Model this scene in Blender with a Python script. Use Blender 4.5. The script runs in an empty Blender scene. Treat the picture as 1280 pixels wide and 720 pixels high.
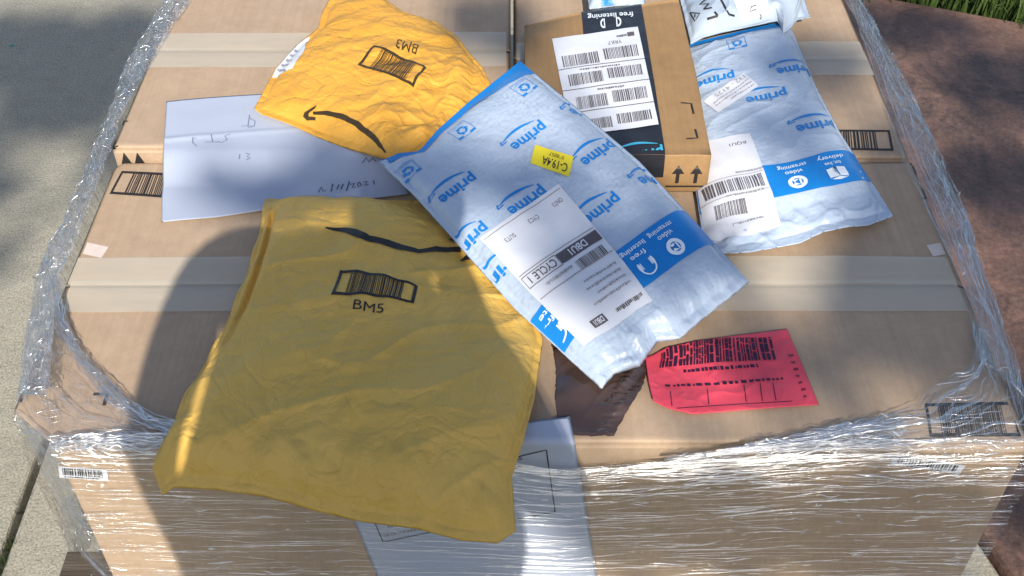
import bpy, bmesh, math, random
import numpy as np
from mathutils import Vector, Matrix

R = math.radians
random.seed(7)
scene = bpy.context.scene
COL = scene.collection

# ------------------------------------------------------------------ camera, sky, sun, exposure
TOP = 0.50                       # height of the top of the stacked boxes (m)
CAM = np.array([0.0, -0.814, TOP + 1.038])
PITCH = R(44.0)
FPX = 1399.0                     # focal length for a 1280 px wide frame
cam_d = bpy.data.cameras.new('camera')
cam_d.sensor_width = 36.0
cam_d.lens = 36.0 * FPX / 1280.0
cam_d.clip_start = 0.02
cam_d.clip_end = 400.0
cam = bpy.data.objects.new('camera', cam_d)
cam.location = CAM
cam.rotation_euler = (math.pi / 2 - PITCH, 0, 0)
COL.objects.link(cam)
scene.camera = cam

SUN_EL, SUN_AZ = R(38.0), R(-4.0)      # shadows run away from the camera, drifting a little left
world = bpy.data.worlds.new('World')
scene.world = world
world.use_nodes = True
wn = world.node_tree
wn.nodes.clear()
sky = wn.nodes.new('ShaderNodeTexSky')
sky.sky_type = 'NISHITA'
sky.sun_disc = False
sky.sun_elevation = SUN_EL
sky.sun_rotation = math.pi + SUN_AZ
sky.air_density = 1.0
sky.dust_density = 1.2
bg = wn.nodes.new('ShaderNodeBackground')
bg.inputs['Strength'].default_value = 0.12
wo = wn.nodes.new('ShaderNodeOutputWorld')
wn.links.new(sky.outputs[0], bg.inputs[0])
wn.links.new(bg.outputs[0], wo.inputs[0])

sun_d = bpy.data.lights.new('sun', 'SUN')
sun_d.energy = 4.6
sun_d.angle = R(0.55)
sun_d.color = (1.0, 0.93, 0.82)
sun = bpy.data.objects.new('sun', sun_d)
SUN_DIR = Vector((math.sin(SUN_AZ) * math.cos(SUN_EL), math.cos(SUN_AZ) * math.cos(SUN_EL), -math.sin(SUN_EL)))
sun.rotation_euler = SUN_DIR.to_track_quat('-Z', 'Y').to_euler()
sun.location = (-1, -6, 6)
COL.objects.link(sun)

scene.view_settings.view_transform = 'Standard'
scene.view_settings.look = 'None'
scene.view_settings.gamma = 1.0
scene.view_settings.use_curve_mapping = False
scene.view_settings.exposure = 0.42

# ------------------------------------------------------------------ measuring helpers
CF = np.array([0, math.cos(PITCH), -math.sin(PITCH)])
CU = np.array([0, math.sin(PITCH), math.cos(PITCH)])
CR = np.array([1.0, 0, 0])

def ray(x, y):
    return CF + CR * ((x - 640) / FPX) - CU * ((y - 360) / FPX)

def on_plane(x, y, z):
    """measured point of the photograph -> place on the horizontal plane z"""
    d = ray(x, y)
    t = (z - CAM[2]) / d[2]
    return CAM + d * t

def on_front(x, y, yy=0.0):
    d = ray(x, y)
    t = (yy - CAM[1]) / d[1]
    return CAM + d * t

def project(P):
    V = P - CAM
    w = V @ CF
    return 640 + FPX * (V @ CR) / w, 360 - FPX * (V @ CU) / w

# ------------------------------------------------------------------ numpy noise
def _hash(ix, iy, seed):
    n = (ix.astype(np.int64) * 374761393 + iy.astype(np.int64) * 668265263 + seed * 974634777) & 0x7fffffff
    n = ((n ^ (n >> 13)) * 1274126177) & 0x7fffffff
    n = n ^ (n >> 16)
    return (n & 0xffff) / 65535.0

def pnoise(x, y, seed=0):
    x = np.asarray(x, float); y = np.asarray(y, float)
    x0 = np.floor(x); y0 = np.floor(y)
    fx = x - x0; fy = y - y0
    u = fx * fx * fx * (fx * (fx * 6 - 15) + 10)
    v = fy * fy * fy * (fy * (fy * 6 - 15) + 10)
    def g(ix, iy, dx, dy):
        a = _hash(ix, iy, seed) * 2 * np.pi
        return np.cos(a) * dx + np.sin(a) * dy
    a = g(x0, y0, fx, fy); b = g(x0 + 1, y0, fx - 1, fy)
    c = g(x0, y0 + 1, fx, fy - 1); d = g(x0 + 1, y0 + 1, fx - 1, fy - 1)
    return (a * (1 - u) + b * u) * (1 - v) + (c * (1 - u) + d * u) * v

def fbm(x, y, seed=0, oct=4):
    s = 0; a = 1
    for i in range(oct):
        s = s + a * pnoise(x * 2 ** i, y * 2 ** i, seed + i)
        a *= 0.5
    return s

def ridge(x, y, seed=0, sharp=1.0):
    wx = x + 0.5 * pnoise(x * .9, y * .9, seed + 11)
    wy = y + 0.5 * pnoise(x * .9, y * .9, seed + 12)
    r = 1 - np.abs(pnoise(wx, wy, seed)) * 2.2
    return np.clip(r, 0, 1) ** (1.5 * sharp)

def facet(x, y, seed=0):
    """crumpled-paper facets: distance structure of scattered planes"""
    best = np.full(np.shape(x), -9.0)
    ix = np.floor(x); iy = np.floor(y)
    for dx in (-1, 0, 1):
        for dy in (-1, 0, 1):
            cx = ix + dx; cy = iy + dy
            px = cx + _hash(cx, cy, seed); py = cy + _hash(cx, cy, seed + 1)
            h = _hash(cx, cy, seed + 2) * .5 - np.sqrt((x - px) ** 2 + (y - py) ** 2)
            best = np.maximum(best, h)
    return best

def crumple(x, y, seed, f0=8, f1=22, n=5, slope=.3):
    """sharp straight creases in several directions, each fading in and out"""
    r = random.Random(seed); h = 0
    for i in range(n):
        a = r.uniform(0, math.pi); f = r.uniform(f0, f1)
        t = (x * math.cos(a) + y * math.sin(a)) * f + r.random() * 9 + .55 * pnoise(x * 6, y * 6, seed + i)
        tri = np.abs((t % 1) - .5) * 2
        m = np.clip(pnoise(x * 7 + 3 * i, y * 7, seed + 20 + i) * 2.2 + .35, 0, 1)
        h = h + tri * m * slope / (2 * f)
    return h

def sstep(a, b, x):
    t = np.clip((x - a) / (b - a), 0, 1)
    return t * t * (3 - 2 * t)

# ------------------------------------------------------------------ materials
def new_mat(name):
    m = bpy.data.materials.new(name)
    m.use_nodes = True
    nt = m.node_tree
    for n in list(nt.nodes):
        nt.nodes.remove(n)
    out = nt.nodes.new('ShaderNodeOutputMaterial')
    return m, nt, out

def N(nt, t, **kw):
    n = nt.nodes.new(t)
    for k, v in kw.items():
        if k in n.inputs:
            n.inputs[k].default_value = v
        else:
            setattr(n, k, v)
    return n

def coords(nt, scale=(1, 1, 1), kind='Object'):
    tc = N(nt, 'ShaderNodeTexCoord')
    mp = N(nt, 'ShaderNodeMapping')
    mp.inputs['Scale'].default_value = scale
    nt.links.new(tc.outputs[kind], mp.inputs[0])
    return mp.outputs[0]

def noise_tex(nt, vec, scale, detail=4, rough=.55, dist=0):
    n = N(nt, 'ShaderNodeTexNoise')
    n.inputs['Scale'].default_value = scale
    n.inputs['Detail'].default_value = detail
    n.inputs['Roughness'].default_value = rough
    n.inputs['Distortion'].default_value = dist
    nt.links.new(vec, n.inputs['Vector'])
    return n.outputs['Fac']

def ramp(nt, fac, stops):
    r = N(nt, 'ShaderNodeValToRGB')
    e = r.color_ramp.elements
    while len(e) < len(stops):
        e.new(0.5)
    for i, (p, c) in enumerate(stops):
        e[i].position = p
        e[i].color = (*c, 1) if len(c) == 3 else c
    nt.links.new(fac, r.inputs[0])
    return r.outputs[0]

def mixc(nt, fac, a, b, mode='MIX'):
    m = N(nt, 'ShaderNodeMix')
    m.data_type = 'RGBA'
    m.blend_type = mode
    for i, s in ((0, fac), (6, a), (7, b)):
        if hasattr(s, 'links') or hasattr(s, 'is_linked'):
            nt.links.new(s, m.inputs[i])
        else:
            m.inputs[i].default_value = s if i == 0 else (*s, 1)
    return m.outputs[2]

def bump(nt, h, strength=.3, dist=.002, prev=None):
    b = N(nt, 'ShaderNodeBump')
    b.inputs['Strength'].default_value = strength
    b.inputs['Distance'].default_value = dist
    nt.links.new(h, b.inputs['Height'])
    if prev is not None:
        nt.links.new(prev, b.inputs['Normal'])
    return b.outputs[0]

def principled(nt, out, color, rough=.6, normal=None, spec=.5, **kw):
    p = N(nt, 'ShaderNodeBsdfPrincipled')
    if hasattr(color, 'is_linked'):
        nt.links.new(color, p.inputs['Base Color'])
    else:
        p.inputs['Base Color'].default_value = (*color, 1)
    if hasattr(rough, 'is_linked'):
        nt.links.new(rough, p.inputs['Roughness'])
    else:
        p.inputs['Roughness'].default_value = rough
    p.inputs['Specular IOR Level'].default_value = spec
    for k, v in kw.items():
        p.inputs[k].default_value = v
    if normal is not None:
        nt.links.new(normal, p.inputs['Normal'])
    if out is not None:
        nt.links.new(p.outputs[0], out.inputs[0])
    return p

def mat_simple(name, col, rough=.6, spec=.5, var=.0, vscale=60, bmp=0, **kw):
    m, nt, out = new_mat(name)
    c = col; nrm = None
    if var or bmp:
        v = coords(nt)
        f = noise_tex(nt, v, vscale, 5)
        if var:
            c = ramp(nt, f, [(.3, tuple(x * (1 - var) for x in col)), (.7, tuple(min(1, x * (1 + var)) for x in col))])
        if bmp:
            nrm = bump(nt, f, .5, bmp)
    principled(nt, out, c, rough, nrm, spec, **kw)
    return m

def mat_cardboard(name, dark, light, gloss=.62):
    m, nt, out = new_mat(name)
    v = coords(nt)
    vs = coords(nt, (1.0, .012, .3))
    big = noise_tex(nt, v, 5, 4, .6)
    fib = noise_tex(nt, v, 420, 3, .7)
    stk = noise_tex(nt, vs, 140, 3, .6)
    mott = noise_tex(nt, v, 45, 5, .65)
    c = ramp(nt, big, [(.3, dark), (.72, light)])
    c = mixc(nt, .35, c, ramp(nt, stk, [(.3, tuple(x * .84 for x in dark)), (.7, tuple(min(1, x * 1.06) for x in light))]))
    c = mixc(nt, .28, c, ramp(nt, fib, [(.3, tuple(x * .72 for x in dark)), (.7, light)]))
    c = mixc(nt, .22, c, ramp(nt, mott, [(.35, tuple(x * .78 for x in dark)), (.65, tuple(min(1, x * 1.05) for x in light))]))
    vr = N(nt, 'ShaderNodeMapping'); nt.links.new(v, vr.inputs[0]); vr.inputs['Rotation'].default_value = (0, 0, .5); vr.inputs['Scale'].default_value = (1, .06, 1)
    sc = noise_tex(nt, vr.outputs[0], 30, 3, .5, .2)
    c = mixc(nt, ramp(nt, sc, [(.66, (0,) * 3), (.74, (.35,) * 3)]), c, tuple(min(1, x * 1.22) for x in light))
    st = noise_tex(nt, v, 11, 3, .6, .6)
    c = mixc(nt, ramp(nt, st, [(.62, (0,) * 3), (.8, (.4,) * 3)]), c, tuple(x * .7 for x in dark))
    n1 = bump(nt, stk, .35, .0012)
    n2 = bump(nt, fib, .18, .0006, n1)
    n3 = bump(nt, big, .3, .006, n2)
    principled(nt, out, c, gloss, n3, .35)
    return m

def mat_kraft(name, dark, light, trans=0.0):
    m, nt, out = new_mat(name)
    v = coords(nt)
    big = noise_tex(nt, v, 9, 4, .6)
    fib = noise_tex(nt, v, 300, 4, .7)
    cr = N(nt, 'ShaderNodeTexVoronoi'); cr.inputs['Scale'].default_value = 26
    wob = noise_tex(nt, v, 14, 3)
    nt.links.new(v, cr.inputs['Vector'])
    c = ramp(nt, big, [(.3, dark), (.7, light)])
    c = mixc(nt, .18, c, ramp(nt, fib, [(.35, tuple(x * .75 for x in dark)), (.65, light)]))
    ca = noise_tex(nt, v, 13, 2, .5, .9)
    cb = noise_tex(nt, v, 24, 2, .5, 1.2)
    la = ramp(nt, ca, [(.43, (1,) * 3), (.5, (0,) * 3), (.57, (1,) * 3)])
    lb = ramp(nt, cb, [(.45, (1,) * 3), (.5, (0,) * 3), (.55, (1,) * 3)])
    n1 = bump(nt, la, .26, .004)
    n1 = bump(nt, lb, .24, .0025, n1)
    n2 = bump(nt, fib, .12, .0008, n1)
    n3 = bump(nt, wob, .35, .01, n2)
    principled(nt, out, c, .52, n3, .4)
    return m

def mat_bubble(name, col, freq_u, freq_v):
    """poly bubble mailer: pale sheet with a quilted diamond relief"""
    m, nt, out = new_mat(name)
    uv0 = coords(nt, (freq_u, freq_v, 1), 'UV')
    wob = N(nt, 'ShaderNodeTexNoise'); wob.inputs['Scale'].default_value = 34; wob.inputs['Detail'].default_value = 2
    nt.links.new(coords(nt), wob.inputs['Vector'])
    add = N(nt, 'ShaderNodeVectorMath'); add.operation = 'MULTIPLY_ADD'
    nt.links.new(wob.outputs['Color'], add.inputs[0]); add.inputs[1].default_value = (10, 10, 0); nt.links.new(uv0, add.inputs[2])
    uv = add.outputs[0]
    sx = N(nt, 'ShaderNodeSeparateXYZ'); nt.links.new(uv, sx.inputs[0])
    def mth(op, a, b=None):
        n = N(nt, 'ShaderNodeMath'); n.operation = op
        for i, s in enumerate((a, b)):
            if s is None: continue
            if hasattr(s, 'is_linked'): nt.links.new(s, n.inputs[i])
            else: n.inputs[i].default_value = s
        return n.outputs[0]
    s1 = mth('SINE', mth('ADD', sx.outputs[0], sx.outputs[1]))
    s2 = mth('SINE', mth('SUBTRACT', sx.outputs[0], sx.outputs[1]))
    q = mth('MULTIPLY', s1, s2)
    v = coords(nt)
    big = noise_tex(nt, v, 16, 4, .6)
    amp = noise_tex(nt, v, 12, 2)
    qa = mth('MULTIPLY', q, ramp(nt, amp, [(.3, (.1,) * 3), (.65, (1,) * 3)]))
    c = ramp(nt, big, [(.3, tuple(x * .93 for x in col)), (.7, col)])
    n1 = bump(nt, qa, .17, .0013)
    n2 = bump(nt, big, .6, .010, n1)
    fine = noise_tex(nt, v, 90, 3, .6)
    n3 = bump(nt, fine, .12, .002, n2)
    principled(nt, out, c, .33, n3, .5)
    return m

def mat_film(name, haze, gloss_f, rough, scale, kind='Object', bd=.003, lo=.50, hi=.60, fine=3.0):
    """thin stretch film: see-through, a little milky where layers overlap, with raised streaks that catch the light"""
    m, nt, out = new_mat(name)
    v = coords(nt, scale, kind)
    n_a = noise_tex(nt, v, 1.0, 4, .6, .35)
    n_b = noise_tex(nt, v, fine, 4, .6, .5)
    ra = ramp(nt, n_a, [(lo, (0,) * 3), (hi, (1,) * 3)])
    rb = ramp(nt, n_b, [(lo + .02, (0,) * 3), (hi + .02, (1,) * 3)])
    n1 = bump(nt, ra, 1.0, bd)
    n2 = bump(nt, rb, .8, bd * .3, n1)
    tr = N(nt, 'ShaderNodeBsdfTransparent'); tr.inputs[0].default_value = (.972, .978, .985, 1)
    gl = N(nt, 'ShaderNodeBsdfGlossy'); gl.inputs['Roughness'].default_value = rough
    gl.inputs['Color'].default_value = (1, 1, 1, 1)
    df = N(nt, 'ShaderNodeBsdfDiffuse'); df.inputs[0].default_value = (.84, .87, .91, 1)
    tl = N(nt, 'ShaderNodeBsdfTranslucent'); tl.inputs[0].default_value = (.84, .87, .91, 1)
    nt.links.new(n2, gl.inputs['Normal'])
    nt.links.new(n1, df.inputs['Normal'])
    mh = N(nt, 'ShaderNodeMixShader'); mh.inputs[0].default_value = .4
    nt.links.new(df.outputs[0], mh.inputs[1]); nt.links.new(tl.outputs[0], mh.inputs[2])
    hzr = ramp(nt, n_b, [(.38, (haze * .12,) * 3), (.68, (min(1, haze * 2.2),) * 3)])
    at = N(nt, 'ShaderNodeAttribute'); at.attribute_name = 'layers'
    mul = N(nt, 'ShaderNodeMath'); mul.operation = 'MULTIPLY'; mul.use_clamp = True
    nt.links.new(hzr, mul.inputs[0]); nt.links.new(at.outputs['Fac'], mul.inputs[1])
    m1 = N(nt, 'ShaderNodeMixShader')
    nt.links.new(mul.outputs[0], m1.inputs[0]); nt.links.new(tr.outputs[0], m1.inputs[1]); nt.links.new(mh.outputs[0], m1.inputs[2])
    lw = N(nt, 'ShaderNodeLayerWeight'); lw.inputs['Blend'].default_value = .5      # same from both sides of the sheet
    nt.links.new(n1, lw.inputs['Normal'])
    fr = N(nt, 'ShaderNodeMath'); fr.operation = 'POWER'; nt.links.new(lw.outputs['Facing'], fr.inputs[0]); fr.inputs[1].default_value = 4.0
    fm = N(nt, 'ShaderNodeMath'); fm.operation = 'MULTIPLY_ADD'; fm.use_clamp = True
    nt.links.new(fr.outputs[0], fm.inputs[0]); fm.inputs[1].default_value = .5; fm.inputs[2].default_value = gloss_f + .03
    m2 = N(nt, 'ShaderNodeMixShader')
    nt.links.new(fm.outputs[0], m2.inputs[0]); nt.links.new(m1.outputs[0], m2.inputs[1]); nt.links.new(gl.outputs[0], m2.inputs[2])
    nt.links.new(m2.outputs[0], out.inputs[0])
    return m

def mat_tape(name, col, alpha, rough=.22):
    m, nt, out = new_mat(name)
    v = coords(nt, (1, 5, 1))
    f = noise_tex(nt, v, 5, 2, .5)
    n1 = bump(nt, f, .25, .004)
    p = principled(nt, None, col, rough, n1, .5)
    tr = N(nt, 'ShaderNodeBsdfTransparent'); tr.inputs[0].default_value = (.97, .95, .9, 1)
    mx = N(nt, 'ShaderNodeMixShader'); mx.inputs[0].default_value = alpha
    nt.links.new(tr.outputs[0], mx.inputs[1]); nt.links.new(p.outputs[0], mx.inputs[2])
    nt.links.new(mx.outputs[0], out.inputs[0])
    return m

def mat_concrete():
    m, nt, out = new_mat('concrete')
    v = coords(nt)
    big = noise_tex(nt, v, 2.2, 5, .6)
    mid = noise_tex(nt, v, 22, 5, .7)
    fine = noise_tex(nt, v, 260, 4, .75)
    vo = N(nt, 'ShaderNodeTexVoronoi'); vo.inputs['Scale'].default_value = 90
    nt.links.new(v, vo.inputs['Vector'])
    c = ramp(nt, big, [(.3, (.29, .27, .21)), (.7, (.40, .375, .295))])
    c = mixc(nt, .35, c, ramp(nt, mid, [(.32, (.18, .165, .13)), (.66, (.47, .44, .35))]))
    c = mixc(nt, .5, c, ramp(nt, fine, [(.38, (.13, .12, .10)), (.60, (.54, .51, .42))]))
    pit = ramp(nt, vo.outputs['Distance'], [(.05, (.28,) * 3), (.16, (1,) * 3)])
    c = mixc(nt, .55, c, pit, 'MULTIPLY')
    n1 = bump(nt, fine, .6, .004)
    n2 = bump(nt, mid, .5, .008, n1)
    principled(nt, out, c, .9, n2, .2)
    return m

def mat_stone():
    m, nt, out = new_mat('stained_stone')
    v = coords(nt)
    big = noise_tex(nt, v, 2.6, 6, .62, .3)
    mid = noise_tex(nt, v, 8, 8, .72, .25)
    fine = noise_tex(nt, v, 120, 4, .7)
    c = ramp(nt, big, [(.36, (.035, .024, .024)), (.48, (.11, .058, .045)), (.58, (.20, .105, .075)), (.68, (.31, .18, .13))])
    c = mixc(nt, .5, c, ramp(nt, mid, [(.38, (.025, .018, .02)), (.5, (.10, .055, .045)), (.62, (.30, .165, .115))]))
    c = mixc(nt, .25, c, ramp(nt, fine, [(.35, (.05, .035, .03)), (.65, (.3, .2, .15))]))
    n1 = bump(nt, mid, .45, .018)
    n2 = bump(nt, fine, .3, .002, n1)
    vo = N(nt, 'ShaderNodeTexVoronoi'); vo.feature = 'DISTANCE_TO_EDGE'; vo.inputs['Scale'].default_value = 1.9
    wv = N(nt, 'ShaderNodeTexNoise'); wv.inputs['Scale'].default_value = 5; nt.links.new(v, wv.inputs['Vector'])
    av = N(nt, 'ShaderNodeVectorMath'); av.operation = 'MULTIPLY_ADD'; nt.links.new(wv.outputs['Color'], av.inputs[0]); av.inputs[1].default_value = (.35, .35, 0); nt.links.new(v, av.inputs[2])
    nt.links.new(av.outputs[0], vo.inputs['Vector'])
    seam = ramp(nt, vo.outputs['Distance'], [(.0, (.35,) * 3), (.022, (1,) * 3)])
    c = mixc(nt, .4, c, seam, 'MULTIPLY')
    n2 = bump(nt, seam, .3, .004, n2)
    principled(nt, out, c, .5, n2, .45)
    return m

def mat_wood():
    m, nt, out = new_mat('weathered_wood')
    v = coords(nt, (1.5, 30, 30))
    f = noise_tex(nt, v, 5, 5, .6, .5)
    c = ramp(nt, f, [(.3, (.04, .032, .026)), (.7, (.13, .105, .08))])
    principled(nt, out, c, .8, bump(nt, f, .5, .003), .2)
    return m

M = {}
M['card'] = mat_cardboard('cardboard', (.395, .28, .185), (.49, .36, .248))
M['card_small'] = mat_cardboard('cardboard_small', (.28, .165, .07), (.36, .22, .10))
M['kraft'] = mat_kraft('yellow_kraft', (.66, .32, .04), (.76, .395, .06))
M['kraft5'] = mat_kraft('yellow_kraft_pale', (.66, .395, .075), (.74, .46, .105))
M['bubble'] = mat_bubble('bubble_film', (.42, .505, .63), 115, 190)
M['poly'] = mat_simple('white_poly', (.39, .46, .55), .22, .5, .04, 20, .004)
M['paper'] = mat_simple('paper', (.40, .445, .55), .75, .3, .02, 8, .004)
M['label'] = mat_simple('label_paper', (.64, .66, .72), .5, .4, .02, 20, .002)
M['ylabel'] = mat_simple('yellow_sticker', (.80, .66, .03), .5, .4, .03, 30)
M['sticker'] = mat_simple('pale_sticker', (.66, .56, .50), .5, .4, .06, 60)
M['red'] = mat_simple('red_plastic', (.74, .075, .115), .34, .45, .12, 25, .004)
M['ink'] = mat_simple('black_ink', (.022, .02, .02), .5, .4, .2, 200)
M['ink_brown'] = mat_simple('faded_black_ink', (.05, .032, .012), .5, .4, .3, 120)
M['ink_grey'] = mat_simple('grey_ink', (.10, .09, .10), .6, .3)
M['ink_pale'] = mat_simple('pale_grey_ink', (.30, .29, .31), .6, .3)
M['ink_purple'] = mat_simple('dark_purple_ink', (.035, .012, .04), .5, .4, .3, 90)
M['pen'] = mat_simple('pen_ink', (.16, .19, .30), .6, .3)
M['pen_dark'] = mat_simple('dark_pen_ink', (.06, .07, .14), .6, .3)
M['blue'] = mat_simple('blue_print', (.008, .20, .58), .33, .5, .05, 30, .003)
M['white_ink'] = mat_simple('white_print', (.78, .84, .9), .4, .5)
M['teal_ink'] = mat_simple('teal_print', (.05, .36, .55), .4, .5)
M['black_tape'] = mat_simple('black_tape', (.018, .02, .026), .32, .5, .2, 40, .003)
M['tape'] = mat_tape('clear_tape', (.74, .69, .58), .46, .16)
M['brown_tape'] = mat_simple('brown_tape', (.060, .037, .031), .12, .9, .15, 20, .003)
M['film'] = mat_film('stretch_film', .012, .010, .20, (7, 7, 60), 'Object', .0012, .35, .65, 2.2)
M['film_edge'] = mat_film('stretch_film_gathered', .20, .07, .17, (8, 40, 1), 'UV', .006, .42, .60, 2.3)
M['film_web'] = mat_film('stretch_film_tight', .05, .03, .16, (16, 6, 1), 'UV', .0025, .42, .62, 2.4)
M['film_fold'] = mat_film('stretch_film_fold', .04, .36, .20, (300, 300, 300), 'Object', .00012, .40, .60, 2.0)
M['concrete'] = mat_concrete()
M['stone'] = mat_stone()
M['dirt'] = mat_simple('dirt', (.05, .04, .028), .95, .1, .4, 40, .01)
M['lawn'] = mat_simple('lawn', (.04, .055, .018), .95, .1, .5, 25, .02)
M['paint'] = mat_simple('teal_paint', (.05, .30, .24), .7, .3)
M['wood'] = mat_wood()
M['grass'] = mat_simple('grass_blade', (.045, .075, .016), .6, .3, .45, 12)
M['leaf'] = mat_simple('leaf', (.05, .09, .02), .6, .3, .3, 5)
M['bark'] = mat_simple('bark', (.09, .065, .045), .9, .2, .4, 30, .02)
M['skin'] = mat_simple('skin', (.42, .25, .18), .55, .4)
M['shirt'] = mat_simple('shirt_cloth', (.10, .12, .17), .9, .2, .1, 60)

# ------------------------------------------------------------------ object helpers
def tag(o, label=None, cat=None, group=None, kind=None):
    if label: o['label'] = label
    if cat: o['category'] = cat
    if group: o['group'] = group
    if kind: o['kind'] = kind
    return o

def root(name, loc, label, cat, group=None):
    o = bpy.data.objects.new(name, None)
    o.empty_display_size = .05
    o.location = loc
    COL.objects.link(o)
    return tag(o, label, cat, group)

def link(name, me, mat, parent=None):
    o = bpy.data.objects.new(name, me)
    COL.objects.link(o)
    if mat is not None:
        me.materials.append(mat)
    if parent is not None:
        o.parent = parent
        o.matrix_parent_inverse = Matrix.Translation(-parent.location)
    return o

def mesh_from(name, verts, faces, mat, parent=None, smooth=False):
    me = bpy.data.meshes.new(name)
    me.from_pydata([tuple(map(float, v)) for v in verts], [], faces)
    if smooth:
        me.polygons.foreach_set('use_smooth', [True] * len(me.polygons))
    me.update()
    return link(name, me, mat, parent)

def from_bm(name, bm, mat, parent=None, smooth=False):
    me = bpy.data.meshes.new(name)
    bm.to_mesh(me); bm.free()
    if smooth:
        me.polygons.foreach_set('use_smooth', [True] * len(me.polygons))
    return link(name, me, mat, parent)

def box_bm(x0, x1, y0, y1, z0, z1, bev=.0, seg=2):
    bm = bmesh.new()
    bmesh.ops.create_cube(bm, size=1)
    bmesh.ops.scale(bm, vec=(x1 - x0, y1 - y0, z1 - z0), verts=bm.verts)
    bmesh.ops.translate(bm, vec=((x0 + x1) / 2, (y0 + y1) / 2, (z0 + z1) / 2), verts=bm.verts)
    if bev:
        bmesh.ops.bevel(bm, geom=list(bm.edges), offset=bev, segments=seg, affect='EDGES', profile=.5)
    return bm

def prism_bm(poly, z0, z1, bev=0):
    bm = bmesh.new()
    n = len(poly)
    a = [bm.verts.new((p[0], p[1], z0)) for p in poly]
    b = [bm.verts.new((p[0], p[1], z1)) for p in poly]
    bm.faces.new(b); bm.faces.new(a[::-1])
    for i in range(n):
        bm.faces.new((a[i], a[(i + 1) % n], b[(i + 1) % n], b[i]))
    bmesh.ops.recalc_face_normals(bm, faces=bm.faces)
    if bev:
        bmesh.ops.bevel(bm, geom=[e for e in bm.edges], offset=bev, segments=2, affect='EDGES', profile=.5)
    return bm

def grid_mesh(name, P, mat, parent=None, closed=None, layers=None, uvs=True):
    """P: (nv, nu, 3) points. closed = bottom grid of the same shape sharing the rim."""
    nv, nu = P.shape[:2]
    verts = P.reshape(-1, 3)
    idx = np.arange(nv * nu).reshape(nv, nu)
    q = np.stack([idx[:-1, :-1], idx[:-1, 1:], idx[1:, 1:], idx[1:, :-1]], -1).reshape(-1, 4)
    if closed is not None:
        B = closed.reshape(-1, 3)
        bidx = idx + nv * nu
        rim = np.zeros((nv, nu), bool)
        rim[0] = rim[-1] = True; rim[:, 0] = rim[:, -1] = True
        bidx = np.where(rim, idx, bidx)
        q2 = np.stack([bidx[:-1, :-1], bidx[1:, :-1], bidx[1:, 1:], bidx[:-1, 1:]], -1).reshape(-1, 4)
        verts = np.vstack([verts, B]); q = np.vstack([q, q2])
    me = bpy.data.meshes.new(name)
    me.vertices.add(len(verts)); me.vertices.foreach_set('co', verts.astype(np.float32).ravel())
    me.loops.add(len(q) * 4); me.loops.foreach_set('vertex_index', q.astype(np.int32).ravel())
    me.polygons.add(len(q))
    me.polygons.foreach_set('loop_start', np.arange(0, len(q) * 4, 4, dtype=np.int32))
    me.polygons.foreach_set('use_smooth', [True] * len(q))
    me.update(calc_edges=True)
    if uvs:
        uu, vv = np.meshgrid(np.linspace(0, 1, nu), np.linspace(0, 1, nv))
        UV = np.stack([uu, vv], -1).reshape(-1, 2)
        if closed is not None:
            UV = np.vstack([UV, UV])
        l = me.uv_layers.new(name='UVMap')
        l.data.foreach_set('uv', UV[q.ravel()].astype(np.float32).ravel())
    if layers is not None:
        a = me.attributes.new('layers', 'FLOAT', 'POINT')
        L = np.asarray(layers, np.float32).ravel()
        a.data.foreach_set('value', L if len(L) == len(verts) else np.resize(L, len(verts)))
    me.validate()
    if closed is not None:      # drop unused rim copies
        bm = bmesh.new(); bm.from_mesh(me)
        bmesh.ops.delete(bm, geom=[v for v in bm.verts if not v.link_faces], context='VERTS')
        bm.to_mesh(me); bm.free()
    return link(name, me, mat, parent)

# ------------------------------------------------------------------ surfaces that carry print
class Grid:
    def __init__(s, P):
        s.P = P
        nv, nu = P.shape[:2]
        du = np.gradient(P, axis=1); dv = np.gradient(P, axis=0)
        n = np.cross(du, dv); n /= np.linalg.norm(n, axis=-1, keepdims=True) + 1e-12
        if n[..., 2].mean() < 0: n = -n
        s.Nn = n
        s.px, s.py = project(P)
        s.Lu = np.linalg.norm(np.diff(P[nv // 2], axis=0), axis=-1).sum()
        s.Lv = np.linalg.norm(np.diff(P[:, nu // 2], axis=0), axis=-1).sum()
    def _s(s, A, u, v):
        nv, nu = A.shape[:2]
        x = np.clip(u, 0, 1) * (nu - 1); y = np.clip(v, 0, 1) * (nv - 1)
        i = np.minimum(x.astype(int), nu - 2); j = np.minimum(y.astype(int), nv - 2)
        fx = (x - i)[..., None]; fy = (y - j)[..., None]
        return (A[j, i] * (1 - fx) + A[j, i + 1] * fx) * (1 - fy) + (A[j + 1, i] * (1 - fx) + A[j + 1, i + 1] * fx) * fy
    def at(s, u, v, off=0):
        u = np.asarray(u, float); v = np.asarray(v, float)
        return s._s(s.P, u, v) + s._s(s.Nn, u, v) * off
    def uv(s, x, y):
        nv, nu = s.px.shape
        d = (s.px - x) ** 2 + (s.py - y) ** 2
        j, i = np.unravel_index(np.argmin(d), d.shape)
        k = 3
        j0, j1 = max(0, j - k), min(nv - 1, j + k); i0, i1 = max(0, i - k), min(nu - 1, i + k)
        a = np.array([[(s.px[j, i1] - s.px[j, i0]) / (i1 - i0), (s.px[j1, i] - s.px[j0, i]) / (j1 - j0)],
                      [(s.py[j, i1] - s.py[j, i0]) / (i1 - i0), (s.py[j1, i] - s.py[j0, i]) / (j1 - j0)]])
        b = np.linalg.solve(a, [x - s.px[j, i], y - s.py[j, i]])
        return (i + b[0]) / (nu - 1), (j + b[1]) / (nv - 1)

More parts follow.
